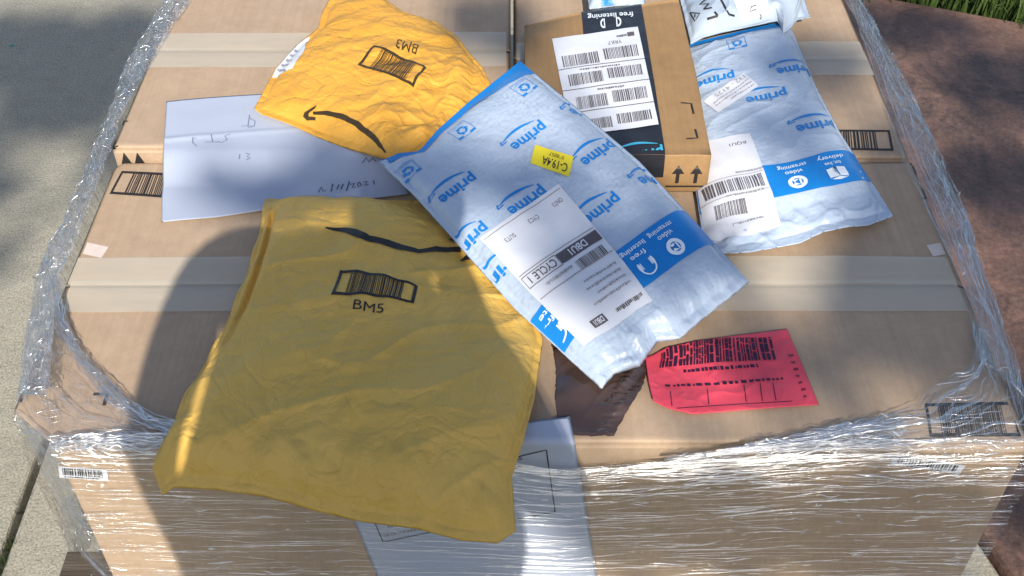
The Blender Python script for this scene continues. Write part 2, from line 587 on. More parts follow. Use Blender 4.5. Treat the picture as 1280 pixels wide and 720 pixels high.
class Plane:
    def __init__(s, O, U, V, n):
        s.O, s.U, s.V = (np.array(a, float) for a in (O, U, V))
        s.n = np.array(n, float)
        s.Lu = np.linalg.norm(s.U); s.Lv = np.linalg.norm(s.V)
    def at(s, u, v, off=0):
        u = np.asarray(u, float)[..., None]; v = np.asarray(v, float)[..., None]
        return s.O + s.U * u + s.V * v + s.n * off
    def uv(s, x, y):
        d = ray(x, y)
        t = ((s.O - CAM) @ s.n) / (d @ s.n)
        p = CAM + d * t - s.O
        return (p @ s.U) / s.Lu ** 2, (p @ s.V) / s.Lv ** 2

# ------------------------------------------------------------------ 2D print shapes (unit square)
def rect(x0, y0, x1, y1):
    return [[(x0, y0), (x1, y0), (x1, y1), (x0, y1)]]

def frame(w, h, x0=0, y0=0, x1=1, y1=1):
    return rect(x0, y0, x1, y0 + h) + rect(x0, y1 - h, x1, y1) + rect(x0, y0 + h, x0 + w, y1 - h) + rect(x1 - w, y0 + h, x1, y1 - h)

def bars(seed, n=34, x0=0, y0=0, x1=1, y1=1, fill=.5):
    r = random.Random(seed)
    ws = []
    for i in range(n):
        ws.append((r.choice((1, 1, 1.6, 2.4)), r.choice((1, 1, 1.5, 2.2)) * (1 - fill) / fill))
    tot = sum(a + b for a, b in ws)
    out = []; x = x0
    for a, b in ws:
        k = (x1 - x0) / tot
        out += rect(x, y0, x + a * k, y1)
        x += (a + b) * k
    return out

def dashes(seed, rows, x0=0, y0=0, x1=1, y1=1, h=.5):
    """lines of writing too small to read: rows of short strokes"""
    r = random.Random(seed); out = []
    for i in range(rows):
        yb = y0 + (y1 - y0) * (i + .25) / rows; hh = (y1 - y0) / rows * h
        x = x0; end = x1 - (x1 - x0) * r.uniform(0, .45)
        while x < end:
            w = (x1 - x0) * r.uniform(.012, .05)
            out += rect(x, yb, min(x + w, end), yb + hh * r.uniform(.6, 1))
            x += w + (x1 - x0) * r.uniform(.008, .025)
    return out

def ellipse(cx, cy, rx, ry, n=20):
    return [[(cx + rx * math.cos(2 * math.pi * i / n), cy + ry * math.sin(2 * math.pi * i / n)) for i in range(n)]]

def ring(cx, cy, rx, ry, w, a0=0, a1=360, n=16):
    out = []
    for i in range(n):
        t0 = R(a0 + (a1 - a0) * i / n); t1 = R(a0 + (a1 - a0) * (i + 1) / n)
        out.append([(cx + rx * math.cos(t0), cy + ry * math.sin(t0)), (cx + rx * math.cos(t1), cy + ry * math.sin(t1)),
                    (cx + (rx - w) * math.cos(t1), cy + (ry - w) * math.sin(t1)), (cx + (rx - w) * math.cos(t0), cy + (ry - w) * math.sin(t0))])
    return out

def xf(polys, x0, y0, x1, y1):
    return [[(x0 + p[0] * (x1 - x0), y0 + p[1] * (y1 - y0)) for p in pl] for pl in polys]

_tc = {}
def text(s, bold=0.0, shear=0):
    key = (s, bold, shear)
    if key in _tc: return _tc[key]
    cu = bpy.data.curves.new('lettering', 'FONT')
    cu.body = s; cu.offset = bold; cu.shear = shear; cu.resolution_u = 3
    cu.fill_mode = 'FRONT'
    o = bpy.data.objects.new('lettering', cu)
    me = bpy.data.meshes.new_from_object(o)
    V = np.array([v.co[:2] for v in me.vertices])
    lo, hi = V.min(0), V.max(0)
    V = (V - lo) / (hi - lo)
    res = [[tuple(V[i]) for i in p.vertices] for p in me.polygons]
    bpy.data.objects.remove(o); bpy.data.curves.remove(cu); bpy.data.meshes.remove(me)
    _tc[key] = res
    return res

def smile(n=16):
    """tapered arc with an arrow head at its right end, in the unit square (arc sags down)"""
    up, dn = [], []
    for i in range(n + 1):
        t = i / n
        x = .0 + t * .93
        y = .78 - .62 * math.sin(math.pi * (t * .86 + .04)) + .0
        w = .02 + .17 * math.sin(math.pi * min(1, t * .95 + .02)) ** .8
        up.append((x, y + w)); dn.append((x, y - w * .9))
    out = [[dn[i], dn[i + 1], up[i + 1], up[i]] for i in range(n)]
    out += [[(.80, .80), (.97, .95), (1.0, .86), (.84, .68)], [(.97, .95), (1.0, .86), (.965, .35), (.915, .35)]]
    return out

def prime_logo():
    return xf(text('prime', .028), .0, .32, 1, 1) + xf(smile(), .10, 0, 1.16, .36)

def quad_px(surf, pts):
    return [surf.uv(*p) for p in pts]

def put(name, surf, polys, quad, mat, parent, off=.0008, step=.010, clip=None, px=True):
    """lay unit-square polygons on a surface inside the quad (bottom-left, bottom-right, top-right, top-left as read)"""
    q = np.array(quad_px(surf, quad) if px else quad)
    bm = bmesh.new()
    for pl in polys:
        vs = []
        for (a, b) in pl:
            uvp = q[0] * (1 - a) * (1 - b) + q[1] * a * (1 - b) + q[2] * a * b + q[3] * (1 - a) * b
            vs.append(bm.verts.new((uvp[0] * surf.Lu, uvp[1] * surf.Lv, 0)))
        try:
            bm.faces.new(vs)
        except ValueError:
            pass
    if not bm.faces:
        bm.free(); return None
    c = clip or (.012, .988, .012, .988)
    for co, no in (((c[0] * surf.Lu, 0, 0), (-1, 0, 0)), ((c[1] * surf.Lu, 0, 0), (1, 0, 0)), ((0, c[2] * surf.Lv, 0), (0, -1, 0)), ((0, c[3] * surf.Lv, 0), (0, 1, 0))):
        bmesh.ops.bisect_plane(bm, geom=list(bm.verts) + list(bm.edges) + list(bm.faces), plane_co=co, plane_no=no, clear_outer=True)
    if not bm.faces:
        bm.free(); return None
    if isinstance(surf, Grid):
        xs = [v.co.x for v in bm.verts]; ys = [v.co.y for v in bm.verts]
        for lo, hi, no in ((min(xs), max(xs), (1, 0, 0)), (min(ys), max(ys), (0, 1, 0))):
            n = int((hi - lo) / step)
            for i in range(1, n + 1):
                t = lo + (hi - lo) * i / (n + 1)
                bmesh.ops.bisect_plane(bm, geom=list(bm.verts) + list(bm.edges) + list(bm.faces),
                                       plane_co=(t * no[0], t * no[1], 0), plane_no=no)
        bmesh.ops.triangulate(bm, faces=bm.faces)
    co = np.array([v.co[:] for v in bm.verts])
    W = surf.at(co[:, 0] / surf.Lu, co[:, 1] / surf.Lv, off)
    for v, w in zip(bm.verts, W):
        v.co = w
    bmesh.ops.recalc_face_normals(bm, faces=bm.faces)
    return from_bm(name, bm, mat, parent, isinstance(surf, Grid))

def poly_px(name, surf, polys, mat, parent, off=.0008, step=.010, clip=None):
    """polygons measured in the photograph, laid on the surface"""
    uvp = [[surf.uv(*p) for p in pl] for pl in polys]
    return put(name, surf, uvp, [(0, 0), (1, 0), (1, 1), (0, 1)], mat, parent, off, step, clip, px=False)

def strokes_px(name, surf, lines, w, mat, parent, off=.0008):
    verts, faces = [], []
    for ln in lines:
        pts = []
        for a, b in zip(ln[:-1], ln[1:]):
            k = max(1, int(math.hypot(b[0] - a[0], b[1] - a[1]) / 5))
            pts += [(a[0] + (b[0] - a[0]) * i / k, a[1] + (b[1] - a[1]) * i / k) for i in range(k)]
        pts.append(ln[-1])
        uvs = np.array([surf.uv(*p) for p in pts])
        P = surf.at(uvs[:, 0], uvs[:, 1], off)
        Nn = surf.at(uvs[:, 0], uvs[:, 1], off + .01) - P
        T = np.gradient(P, axis=0)
        S = np.cross(Nn, T); S /= np.linalg.norm(S, axis=1, keepdims=True) + 1e-12
        b0 = len(verts)
        for p, s in zip(P, S):
            verts += [p - s * w / 2, p + s * w / 2]
        for i in range(len(P) - 1):
            faces.append((b0 + 2 * i, b0 + 2 * i + 2, b0 + 2 * i + 3, b0 + 2 * i + 1))
    return mesh_from(name, verts, faces, mat, parent)

# ------------------------------------------------------------------ Coons patch for sheets and bags
def resample(pts, n):
    pts = np.array(pts, float)
    d = np.r_[0, np.cumsum(np.linalg.norm(np.diff(pts[:, :2], axis=0), axis=1))]
    t = np.linspace(0, d[-1], n)
    return np.stack([np.interp(t, d, pts[:, k]) for k in range(pts.shape[1])], -1)

def world_line(pts, z):
    """pts: photo points, optionally with their own height above TOP; z: default height above TOP"""
    out = []
    for p in pts:
        h = p[2] if len(p) > 2 else z
        out.append(on_plane(p[0], p[1], TOP + h))
    return out

def coons(top, right, bottom, left, nu, nv):
    """boundary curves as world points; top/bottom run left->right, left/right run top->bottom"""
    cs = [resample(top, nu), resample(bottom, nu), resample(left, nv), resample(right, nv)]
    def calm(c):        # the edge's overall bow without its notches
        t = np.linspace(0, 1, len(c)); base = c[0] * (1 - t)[:, None] + c[-1] * t[:, None]
        b = t * (1 - t); k = ((c - base) * b[:, None]).sum(0) / (b * b).sum()
        return base + b[:, None] * k
    A = _coons(cs, nu, nv); S = _coons([calm(c) for c in cs], nu, nv)
    u = np.linspace(0, 1, nu)[None, :]; v = np.linspace(0, 1, nv)[:, None]
    e = np.minimum(np.minimum(u, 1 - u), np.minimum(v, 1 - v))
    w = np.exp(-(e / .09) ** 2)[..., None]
    return S * (1 - w) + A * w

def _coons(cs, nu, nv):
    c0, c1, d0, d1 = cs
    u = np.linspace(0, 1, nu)[None, :, None]; v = np.linspace(0, 1, nv)[:, None, None]
    P = (1 - v) * c0[None] + v * c1[None] + (1 - u) * d0[:, None] + u * d1[:, None]
    P -= (1 - u) * (1 - v) * c0[0] + u * (1 - v) * c0[-1] + (1 - u) * v * c1[0] + u * v * c1[-1]
    return P

def puff(u, v, p=4, q=.5):
    return np.clip(1 - np.abs(2 * u - 1) ** p, 0, 1) ** q * np.clip(1 - np.abs(2 * v - 1) ** p, 0, 1) ** q

# ================================================================== THE SETTING
def line_at(p, q, z):
    a, b = on_plane(*p, z), on_plane(*q, z)
    d = (b - a) / np.linalg.norm(b - a)
    return a[:2], d[:2]

g = mesh_from('ground', [(-60, -60, -.06), (60, -60, -.06), (60, 60, -.06), (-60, 60, -.06)], [(0, 1, 2, 3)], M['lawn'])  # lawn before the slabs is unseen, added to cut light bounced onto the cartons
tag(g, kind='structure')

a, d = line_at((2, 705), (52, 568), 0)          # joint between two concrete slabs
nrm = np.array([-d[1], d[0]])
if nrm[0] > 0: nrm = -nrm
p0, p1 = a - d * ((a[1] + .42) / d[1]), a + d * 12
gap = .014
def slab(name, poly, z0, z1, mat, bev):
    o = from_bm(name, prism_bm(poly, z0, z1, bev), mat)
    tag(o, kind='structure')
    return o
left_slab = slab('pavement', [p0 + nrm * gap / 2, p1 + nrm * gap / 2, p1 + nrm * 8, p0 + nrm * 8], -.09, .004, M['concrete'], .006)
# inner slab runs from the joint to the edge of the patio
e0, ed = line_at((1224, 676), (1254, 720), 0.0)
if ed[1] < 0: ed = -ed
q0, q1 = e0 - ed * ((e0[1] + .42) / ed[1]), e0 + ed * .9
q2 = np.array([q1[0], 6.0]); p1 = a + d * ((6.0 - a[1]) / d[1])
gap = .008
slab('pavement', [p0 - nrm * gap / 2, q0 + np.array([-.003, 0]), q1 + np.array([-.003, 0]), q2 + np.array([-.003, 0]), p1 - nrm * gap / 2], -.09, 0.0, M['concrete'], .006)

gr0 = on_plane(1105, -4, .02); gr1 = on_plane(1290, 30, .02)
gd = (gr1 - gr0)[:2]; gd /= np.linalg.norm(gd)
far0 = gr0[:2] - gd * .35; far1 = gr0[:2] + gd * 6
stone_poly = [q0, (7, q0[1]), (7, far1[1]), far1, far0, (q1[0], far0[1]), q1]
o = from_bm('patio', prism_bm(stone_poly, -.09, .022, .012), M['stone']); tag(o, kind='structure')

def paint_spot(x, y, r0, seed):
    c = on_plane(x, y, .0055); r = random.Random(seed); n = 11
    mesh_from('paint_spot', [c] + [c + np.array([math.cos(2 * math.pi * i / n) * r0 * r.uniform(.6, 1.3), math.sin(2 * math.pi * i / n) * r0 * .7 * r.uniform(.6, 1.3), 0]) for i in range(n)],
              [(0, 1 + i, 1 + (i + 1) % n) for i in range(n)], M['paint'], left_slab)
paint_spot(15, 57, .008, 1); paint_spot(162, 31, .004, 2); paint_spot(28, 48, .002, 3)

def grass_patch():
    r = random.Random(3); verts, faces = [], []
    gn = np.array([-gd[1], gd[0]])
    for i in range(9000):
        s = r.uniform(-1.7, 3.2); t = abs(r.gauss(0, .35)) if i % 3 else r.uniform(0, 1.3)
        b = gr0[:2] + gd * s + gn * (t - .03 + .03 * math.sin(s * 9))
        h = r.uniform(.04, .11); w = r.uniform(.0025, .005); a = r.uniform(0, 6.28); l = r.uniform(.01, .07)
        c, sn = math.cos(a), math.sin(a); la = r.uniform(0, 6.28)
        lx, ly = l * math.cos(la), l * math.sin(la)
        k = len(verts)
        verts += [(b[0] - c * w, b[1] - sn * w, -.06), (b[0] + c * w, b[1] + sn * w, -.06),
                  (b[0] + c * w * .7 + lx * .4, b[1] + sn * w * .7 + ly * .4, -.06 + .06 + h * .6), (b[0] - c * w * .7 + lx * .4, b[1] - sn * w * .7 + ly * .4, h * .6),
                  (b[0] + lx, b[1] + ly, h * (1 - l * 3))]
        faces += [(k, k + 1, k + 2, k + 3), (k + 3, k + 2, k + 4)]
    o = mesh_from('grass', verts, faces, M['grass'])
    tag(o, 'short green lawn grass along the edge of the stone patio', 'grass', kind='stuff')
grass_patch()

def joint_weeds():
    r = random.Random(5); verts, faces = [], []
    for i in range(240):
        s = r.uniform(-.25, .05) if i % 3 else r.uniform(-.3, .8)
        b = a + d * s + nrm * r.uniform(-.006, .006)
        h = r.uniform(.006, .028); w = .0018; an = r.uniform(0, 6.28)
        c, sn = math.cos(an), math.sin(an)
        k = len(verts)
        verts += [(b[0] - c * w, b[1] - sn * w, -.06), (b[0] + c * w, b[1] + sn * w, -.06), (b[0] + r.uniform(-.015, .015), b[1] + r.uniform(-.015, .015), h)]
        faces.append((k, k + 1, k + 2))
    tag(mesh_from('weeds', verts, faces, M['grass']), 'tiny weeds growing in the joint between the concrete slabs', 'weeds', kind='stuff')
joint_weeds()

# ================================================================== PALLET
pal = root('wooden_pallet', (0, .54, 0), 'weathered wooden pallet under the stack of wrapped cartons', 'pallet')
for i in range(7):
    y = -.012 + i * .1715
    from_bm('deck_board', box_bm(-.645, .63, y, y + .10, .118, .137, .002), M['wood'], pal)
for x in (-.60, -.02, .56):
    from_bm('stringer', box_bm(x, x + .045, -.005, 1.12, .025, .1165, .003), M['wood'], pal)
for y in (-.01, .50, 1.02):
    from_bm('bottom_board', box_bm(-.635, .62, y, y + .10, .0045, .0235, .002), M['wood'], pal)

# ================================================================== LARGE CARTONS
BACK_Y = .541
def carton(name, x0, x1, y0, y1, ztop, label, seed, chamfer=False, round_c=False):
    zb = .139
    c = root('cardboard_carton', ((x0 + x1) / 2, (y0 + y1) / 2, zb), label, 'box', 'large cartons stacked on the pallet')
    th = .005
    if chamfer:
        poly = [(x0 + .062, y0), (x1, y0), (x1, y1), (x0 + .02, y1), (x0, y1 - .02), (x0, y0 + .30), (x0 + .03, y0 + .11)]
        bm = prism_bm(poly, zb, ztop - th - .0005, .004)
    else:
        bm = box_bm(x0, x1, y0, y1, zb, ztop - th - .0005, .004)
    from_bm('carton_body', bm, M['card'], c)
    flaps = []
    ym = (y0 + y1) / 2
    for k, (a0, a1) in enumerate(((y0 + .0015, ym - .0012), (ym + .0012, y1 - .0015))):
        nu, nv = 90, 50
        xs = np.linspace(x0 + .001, x1 - .001, nu); ys = np.linspace(a1, a0, nv)
        X, Y = np.meshgrid(xs, ys)
        if chamfer:      # crushed corner: the near left end of the flap is cut back
            t = np.clip((y0 + .05 - Y) / .05, 0, 1) if k == 0 else np.zeros_like(Y)
            lim = x0 + .062 * t
            X = lim + (X - x0) * (x1 - lim) / (x1 - x0)
            if k == 1:   # rounded rear left corner
                t = np.clip((Y - (y1 - .022)) / .022, 0, 1)
                lim = x0 + .022 * (1 - np.sqrt(np.clip(1 - t * t, 0, 1)))
                X = lim + (X - x0) * (x1 - lim) / (x1 - x0)
        Z = ztop + .0022 * fbm(X * 3, Y * 5, seed + k, 3) - .0028 * np.exp(-((Y - ym) / .012) ** 2)
        edge = np.minimum(np.minimum(X - X.min(1, keepdims=True), X.max(1, keepdims=True) - X), np.minimum(Y - a0, a1 - Y))
        Z -= .0022 * np.exp(-(edge / .003) ** 2)
        P = np.stack([X, Y, Z], -1)
        B = P.copy(); B[..., 2] = ztop - th
        rim = np.zeros(Z.shape, bool); rim[0] = rim[-1] = True; rim[:, 0] = rim[:, -1] = True
        P2 = P.copy(); P2[rim, 2] = ztop - .0035
        grid_mesh('flap', P2, M['card'], c, closed=B)
        flaps.append(Grid(P2))
    # two overlapping strips of clear tape along the seam
    for k, (o0, o1) in enumerate(((-.055, .004), (-.004, .05))):
        nu, nv = 160, 10
        r = random.Random(seed * 3 + k)
        xa, xb = x0 + .004 + r.uniform(0, .012), x1 - .003 - r.uniform(0, .008)
        X, V = np.meshgrid(np.linspace(xa, xb, nu), np.linspace(0, 1, nv))
        Y = ym + o1 + (o0 - o1) * V + .0025 * np.sin(X * 4 + seed)
        Z = ztop + .0022 * fbm(X * 3, Y * 5, seed + (1 if k else 0), 3) + .0016 + .0007 * k + .0012 * np.clip(ridge(X * 7, Y * 60, seed + 5) - .6, 0, 1)
        grid_mesh('tape', np.stack([X, Y, Z], -1), M['tape'], c)
    return c, flaps

BL, BLf = carton('bl', -.602, -.0025, BACK_Y, 1.085, TOP + .022, 'large brown carton under the small crumpled yellow mailer, standing slightly higher', 20)
BR, BRf = carton('br', .0025, .602, BACK_Y, 1.085, TOP + .004, 'large brown carton beneath the small black-taped box, beside the flagstone', 30)
FL, FLf = carton('fl', -.600, -.002, 0, .538, TOP, 'large brown carton with crushed corner under the big yellow padded mailer', 40, chamfer=True)
FR, FRf = carton('fr', .002, .606, 0, .538, TOP, 'large brown carton carrying the red label and torn brown tape', 50)

def surf_for(flaps, py):
    """pick the flap of a carton that a measured point lies on"""
    for f in flaps:
        if f.py.min() - 1 <= py <= f.py.max() + 1: return f
    return flaps[0]

INK = M['ink']
# printed marks on the cartons
strokes_px('corner_mark', BLf[0], [[(160, 152), (149, 152), (147, 158)]], .003, INK, BL)
strokes_px('corner_mark', BLf[0], [[(139, 177), (136, 185), (148, 184)]], .003, INK, BL)
front_bl = Plane((-.602, BACK_Y, TOP), (.6, 0, 0), (0, 0, .03), (0, -1, 0))
for x in (-.585, -.565):
    mesh_from('arrow_mark', [(x - .009, BACK_Y - .0008, TOP - .01), (x + .009, BACK_Y - .0008, TOP - .01), (x, BACK_Y - .0008, TOP + .014)], [(0, 1, 2)], INK, BL)
def framed_code(surf, quad, parent, seed, fw=.022, fh=.10, n=30):
    put('barcode', surf, frame(fw, fh) + bars(seed, n, .14, .06, .86, .94, .55), quad, INK, parent)
framed_code(BRf[0], [(985, 187), (1117, 189), (1112, 163), (987, 162)], BR, 4)
framed_code(FLf[1], [(137, 243), (262, 252), (266, 220), (152, 214)], FL, 5)
framed_code(FRf[0], [(1162, 546), (1276, 546), (1265, 505), (1156, 505)], FR, 6, .03, .09, 36)
strokes_px('corner_mark', FLf[0], [[(117, 493), (134, 493), (130, 507)]], .0045, INK, FL)
strokes_px('corner_mark', FLf[0], [[(47, 491), (29, 492), (26, 503)]], .0032, INK, FL)
strokes_px('corner_mark', FRf[1], [[(1149, 212), (1166, 212), (1169, 223)]], .003, INK, FR)
strokes_px('corner_mark', FRf[1], [[(1153, 248), (1169, 248), (1165, 238)]], .003, INK, FR)
put('sticker', FLf[1], rect(0, 0, 1, 1), [(90, 317), (127, 323), (136, 309), (96, 303)], M['sticker'], FL, .0007)
put('sticker', FRf[1], rect(0, 0, 1, 1), [(1166, 321), (1203, 317), (1200, 302), (1158, 307)], M['sticker'], FR, .0007)
fFL = Plane((-.6, 0, .14), (.6, 0, 0), (0, 0, .36), (0, -1, 0))
fFR = Plane((0, 0, .14), (.606, 0, 0), (0, 0, .36), (0, -1, 0))
def front_sticker(surf, quad, parent, seed):
    s = put('barcode_sticker', surf, rect(0, 0, 1, 1), quad, M['label'], parent, .0012, clip=(0, 1, 0, 1))
    q = quad
    put('barcode', surf, bars(seed, 22, .08, .3, .92, .92, .5) + dashes(seed, 1, .1, .05, .9, .28), quad, INK, s, .002, clip=(0, 1, 0, 1))
front_sticker(fFL, [(75, 596), (136, 600), (134, 586), (73, 582)], FL, 8)
front_sticker(fFR, [(1112, 580), (1199, 592), (1207, 581), (1116, 568)], FR, 9)

# torn brown tape patch on the front right carton
def brown_patch():
    top = [on_plane(*p, TOP + .003) for p in ((690, 430), (740, 430), (780, 440), (812, 452))]
    rgt = [on_plane(*p, TOP + .003) for p in ((812, 452), (804, 482), (790, 508), (775, 530), (768, 545))]
    bot = [on_plane(*p, TOP + .002) for p in ((698, 540), (715, 544), (740, 546), (768, 545))]
    lef = [on_plane(*p, TOP + .003) for p in ((690, 430), (696, 470), (695, 505), (698, 540))]
    P = coons(top, rgt, bot, lef, 90, 110)
    u, v = np.meshgrid(np.linspace(0, 1, 90), np.linspace(0, 1, 110))
    P[..., 2] += .0006 + .0012 * np.clip(ridge(u * 1.1 + .3, v * 1.4, 71, 12), 0, 1) * sstep(0, .1, v) * sstep(.9, .7, v)
    band = np.exp(-((u - .86 + .1 * v) / .11) ** 2)
    P[..., 2] += .0018 * np.exp(-((v - .965) / .02) ** 2) + .0012 * band * (1 + np.sin(v * 95 + u * 9 + 2 * fbm(u * 4, v * 5, 6, 2))) * .5
    P[..., 2] += crumple(P[..., 0], P[..., 1], 77, 40, 90, 4, .45) * band + crumple(P[..., 0], P[..., 1], 78, 14, 30, 4, .16) * sstep(.02, .12, v) * sstep(.82, .62, v)
    P[..., 0] += .002 * fbm(u * 14, v * 14, 4, 3) * (np.abs(u - .5) > .46); P[..., 1] += .002 * fbm(u * 7, v * 0, 9, 3) * (v > .97)
    grid_mesh('torn_tape', P, M['brown_tape'], FR)
brown_patch()

# ================================================================== RED LABEL
def red_label():
    r0 = root('red_label', tuple(on_plane(912, 465, TOP)), 'bright red shipping label with scuffed barcode lying on the carton', 'label')
    top = world_line([(806, 449), (832, 434), (868, 426), (920, 419), (984, 411)], .004)
    rgt = world_line([(984, 411), (1004, 458), (1024, 506)], .003)
    bot = world_line([(816, 503), (840, 512), (866, 518), (950, 511), (1024, 506)], .003)
    lef = world_line([(806, 449), (810, 478), (816, 503)], .004)
    P = coons(top, rgt, bot, lef, 120, 70)
    u, v = np.meshgrid(np.linspace(0, 1, 120), np.linspace(0, 1, 70))
    e = puff(u, v, 8, .5)
    P[..., 2] += .0015 * fbm(u * 4, v * 3, 5) * e + .0016 * ridge(u * 5, v * 4, 8, 2) * e + .006 * np.clip(.06 - u, 0, 1) / .06 * .5
    B = P.copy(); B[..., 2] -= .0008 * e
    grid_mesh('label_sheet', P, M['red'], r0, closed=B)
    s = Grid(P)
    # scuffed bars: each bar broken where the print has flaked
    rr = random.Random(2); pl = []
    for b in bars(14, 32, 0, 0, 1, 1, .6):
        x0, x1 = b[0][0], b[1][0]; y = 0.
        while y < 1:
            h = rr.uniform(.12, .5)
            pl += rect(x0 + rr.uniform(-.002, .002), y, x1, min(1, y + h)); y += h + rr.uniform(.01, .08) * (1.6 if x0 < .3 else .8)
    put('barcode', s, pl, [(824, 461), (973, 450), (966, 422), (826, 431)], M['ink_purple'], r0, .0012)
    put('lettering', s, dashes(3, 1, 0, 0, 1, 1, .8), [(855, 468), (960, 460), (958, 455), (854, 462)], M['ink_purple'], r0, .0012)
    put('lettering', s, dashes(13, 1, 0, 0, 1, 1, .7), [(832, 485), (1000, 473), (998, 469), (831, 481)], M['ink_purple'], r0, .0012)
    strokes_px('ruled_lines', s, [[(838, 490), (840, 508)], [(884, 487), (886, 506)], [(930, 482), (933, 503)], [(950, 480), (953, 502)], [(966, 479), (970, 501)], [(846, 511), (990, 502)]], .0009, M['ink_purple'], r0, .0012)
    put('lettering', s, dashes(23, 7, 0, 0, 1, 1, .4), [(1006, 500), (1012, 499), (990, 440), (984, 441)], M['ink_purple'], r0, .0012)
red_label()

# ================================================================== HANDWRITTEN SHEET
def note_sheet():
    r0 = root('paper_sheet', tuple(on_plane(300, 200, TOP)), 'white handwritten paper sheet folded once, partly under the yellow mailers', 'paper')
    top = world_line([(208, 127), (260, 122), (330, 118), (480, 112)], .024)
    bot = world_line([(202, 278), (270, 272), (335, 263), (420, 254), (512, 243)], .003)
    lef = world_line([(208, 127, .024), (206, 160, .024), (204, 188, .024), (203, 215, .013), (202, 245, .004), (202, 278, .003)], 0)
    rgt = world_line([(480, 112, .024), (490, 170, .024), (497, 205, .018), (512, 243, .003)], 0)
    P = coons(top, rgt, bot, lef, 110, 90)
    u, v = np.meshgrid(np.linspace(0, 1, 110), np.linspace(0, 1, 90))
    y = P[..., 1]
    base = TOP + .0035 + .021 * sstep(BACK_Y - .075, BACK_Y - .004, y)
    P[..., 2] = base + .002 * np.exp(-((v - .38) / .02) ** 2) * (1 - u) + .0010 * (fbm(u * 3, v * 3, 3, 2) + .4) * sstep(0, .1, u)
    B = P.copy(); B[..., 2] -= .0006
    grid_mesh('sheet', P, M['paper'], r0, closed=B)
    s = Grid(P)
    strokes_px('handwriting', s, [[(245, 174), (241, 172), (241, 179), (246, 183)], [(256, 178), (274, 178)], [(266, 178), (264, 168)],
                                  [(288, 168), (281, 170), (284, 175), (277, 179), (272, 177)]], .0013, M['pen'], r0)
    strokes_px('handwriting', s, [[(302, 158), (318, 158)], [(312, 144), (310, 158)], [(312, 148), (319, 152), (318, 158), (310, 160)]], .0013, M['pen'], r0)
    strokes_px('handwriting', s, [[(300, 193), (299, 199)], [(307, 192), (312, 193), (309, 196), (313, 198), (308, 200)]], .0014, M['pen'], r0)
    strokes_px('handwriting', s, [[(398, 241), (402, 234), (404, 240), (408, 238)], [(414, 240), (416, 230)], [(421, 237), (424, 231)], [(426, 237), (429, 230)],
                                  [(433, 239), (437, 227)], [(438, 231), (443, 229), (440, 235), (445, 234)], [(449, 228), (452, 232), (448, 234), (447, 230), (449, 228)],
                                  [(454, 228), (459, 227), (456, 232), (461, 231)], [(467, 226), (468, 231)]], .0016, M['pen_dark'], r0)
    strokes_px('handwriting', s, [[(453, 204), (458, 197), (461, 203), (466, 198), (470, 202)]], .0016, M['pen_dark'], r0)
note_sheet()

# ================================================================== YELLOW MAILERS
def bag(P, u, v, H, wr, base_flat=.0, p=4, q=.5, rim=.03):
    """give a sheet the pillow of a filled bag; returns top and bottom grids"""
    T = P.copy(); B = P.copy()
    us = np.clip((u - rim) / (1 - 2 * rim), 0, 1); vs = np.clip((v - rim) / (1 - 2 * rim), 0, 1)
    f = puff(us, vs, p, q)
    T[..., 2] += H * f + wr
    B[..., 2] -= base_flat * f
    return T, B

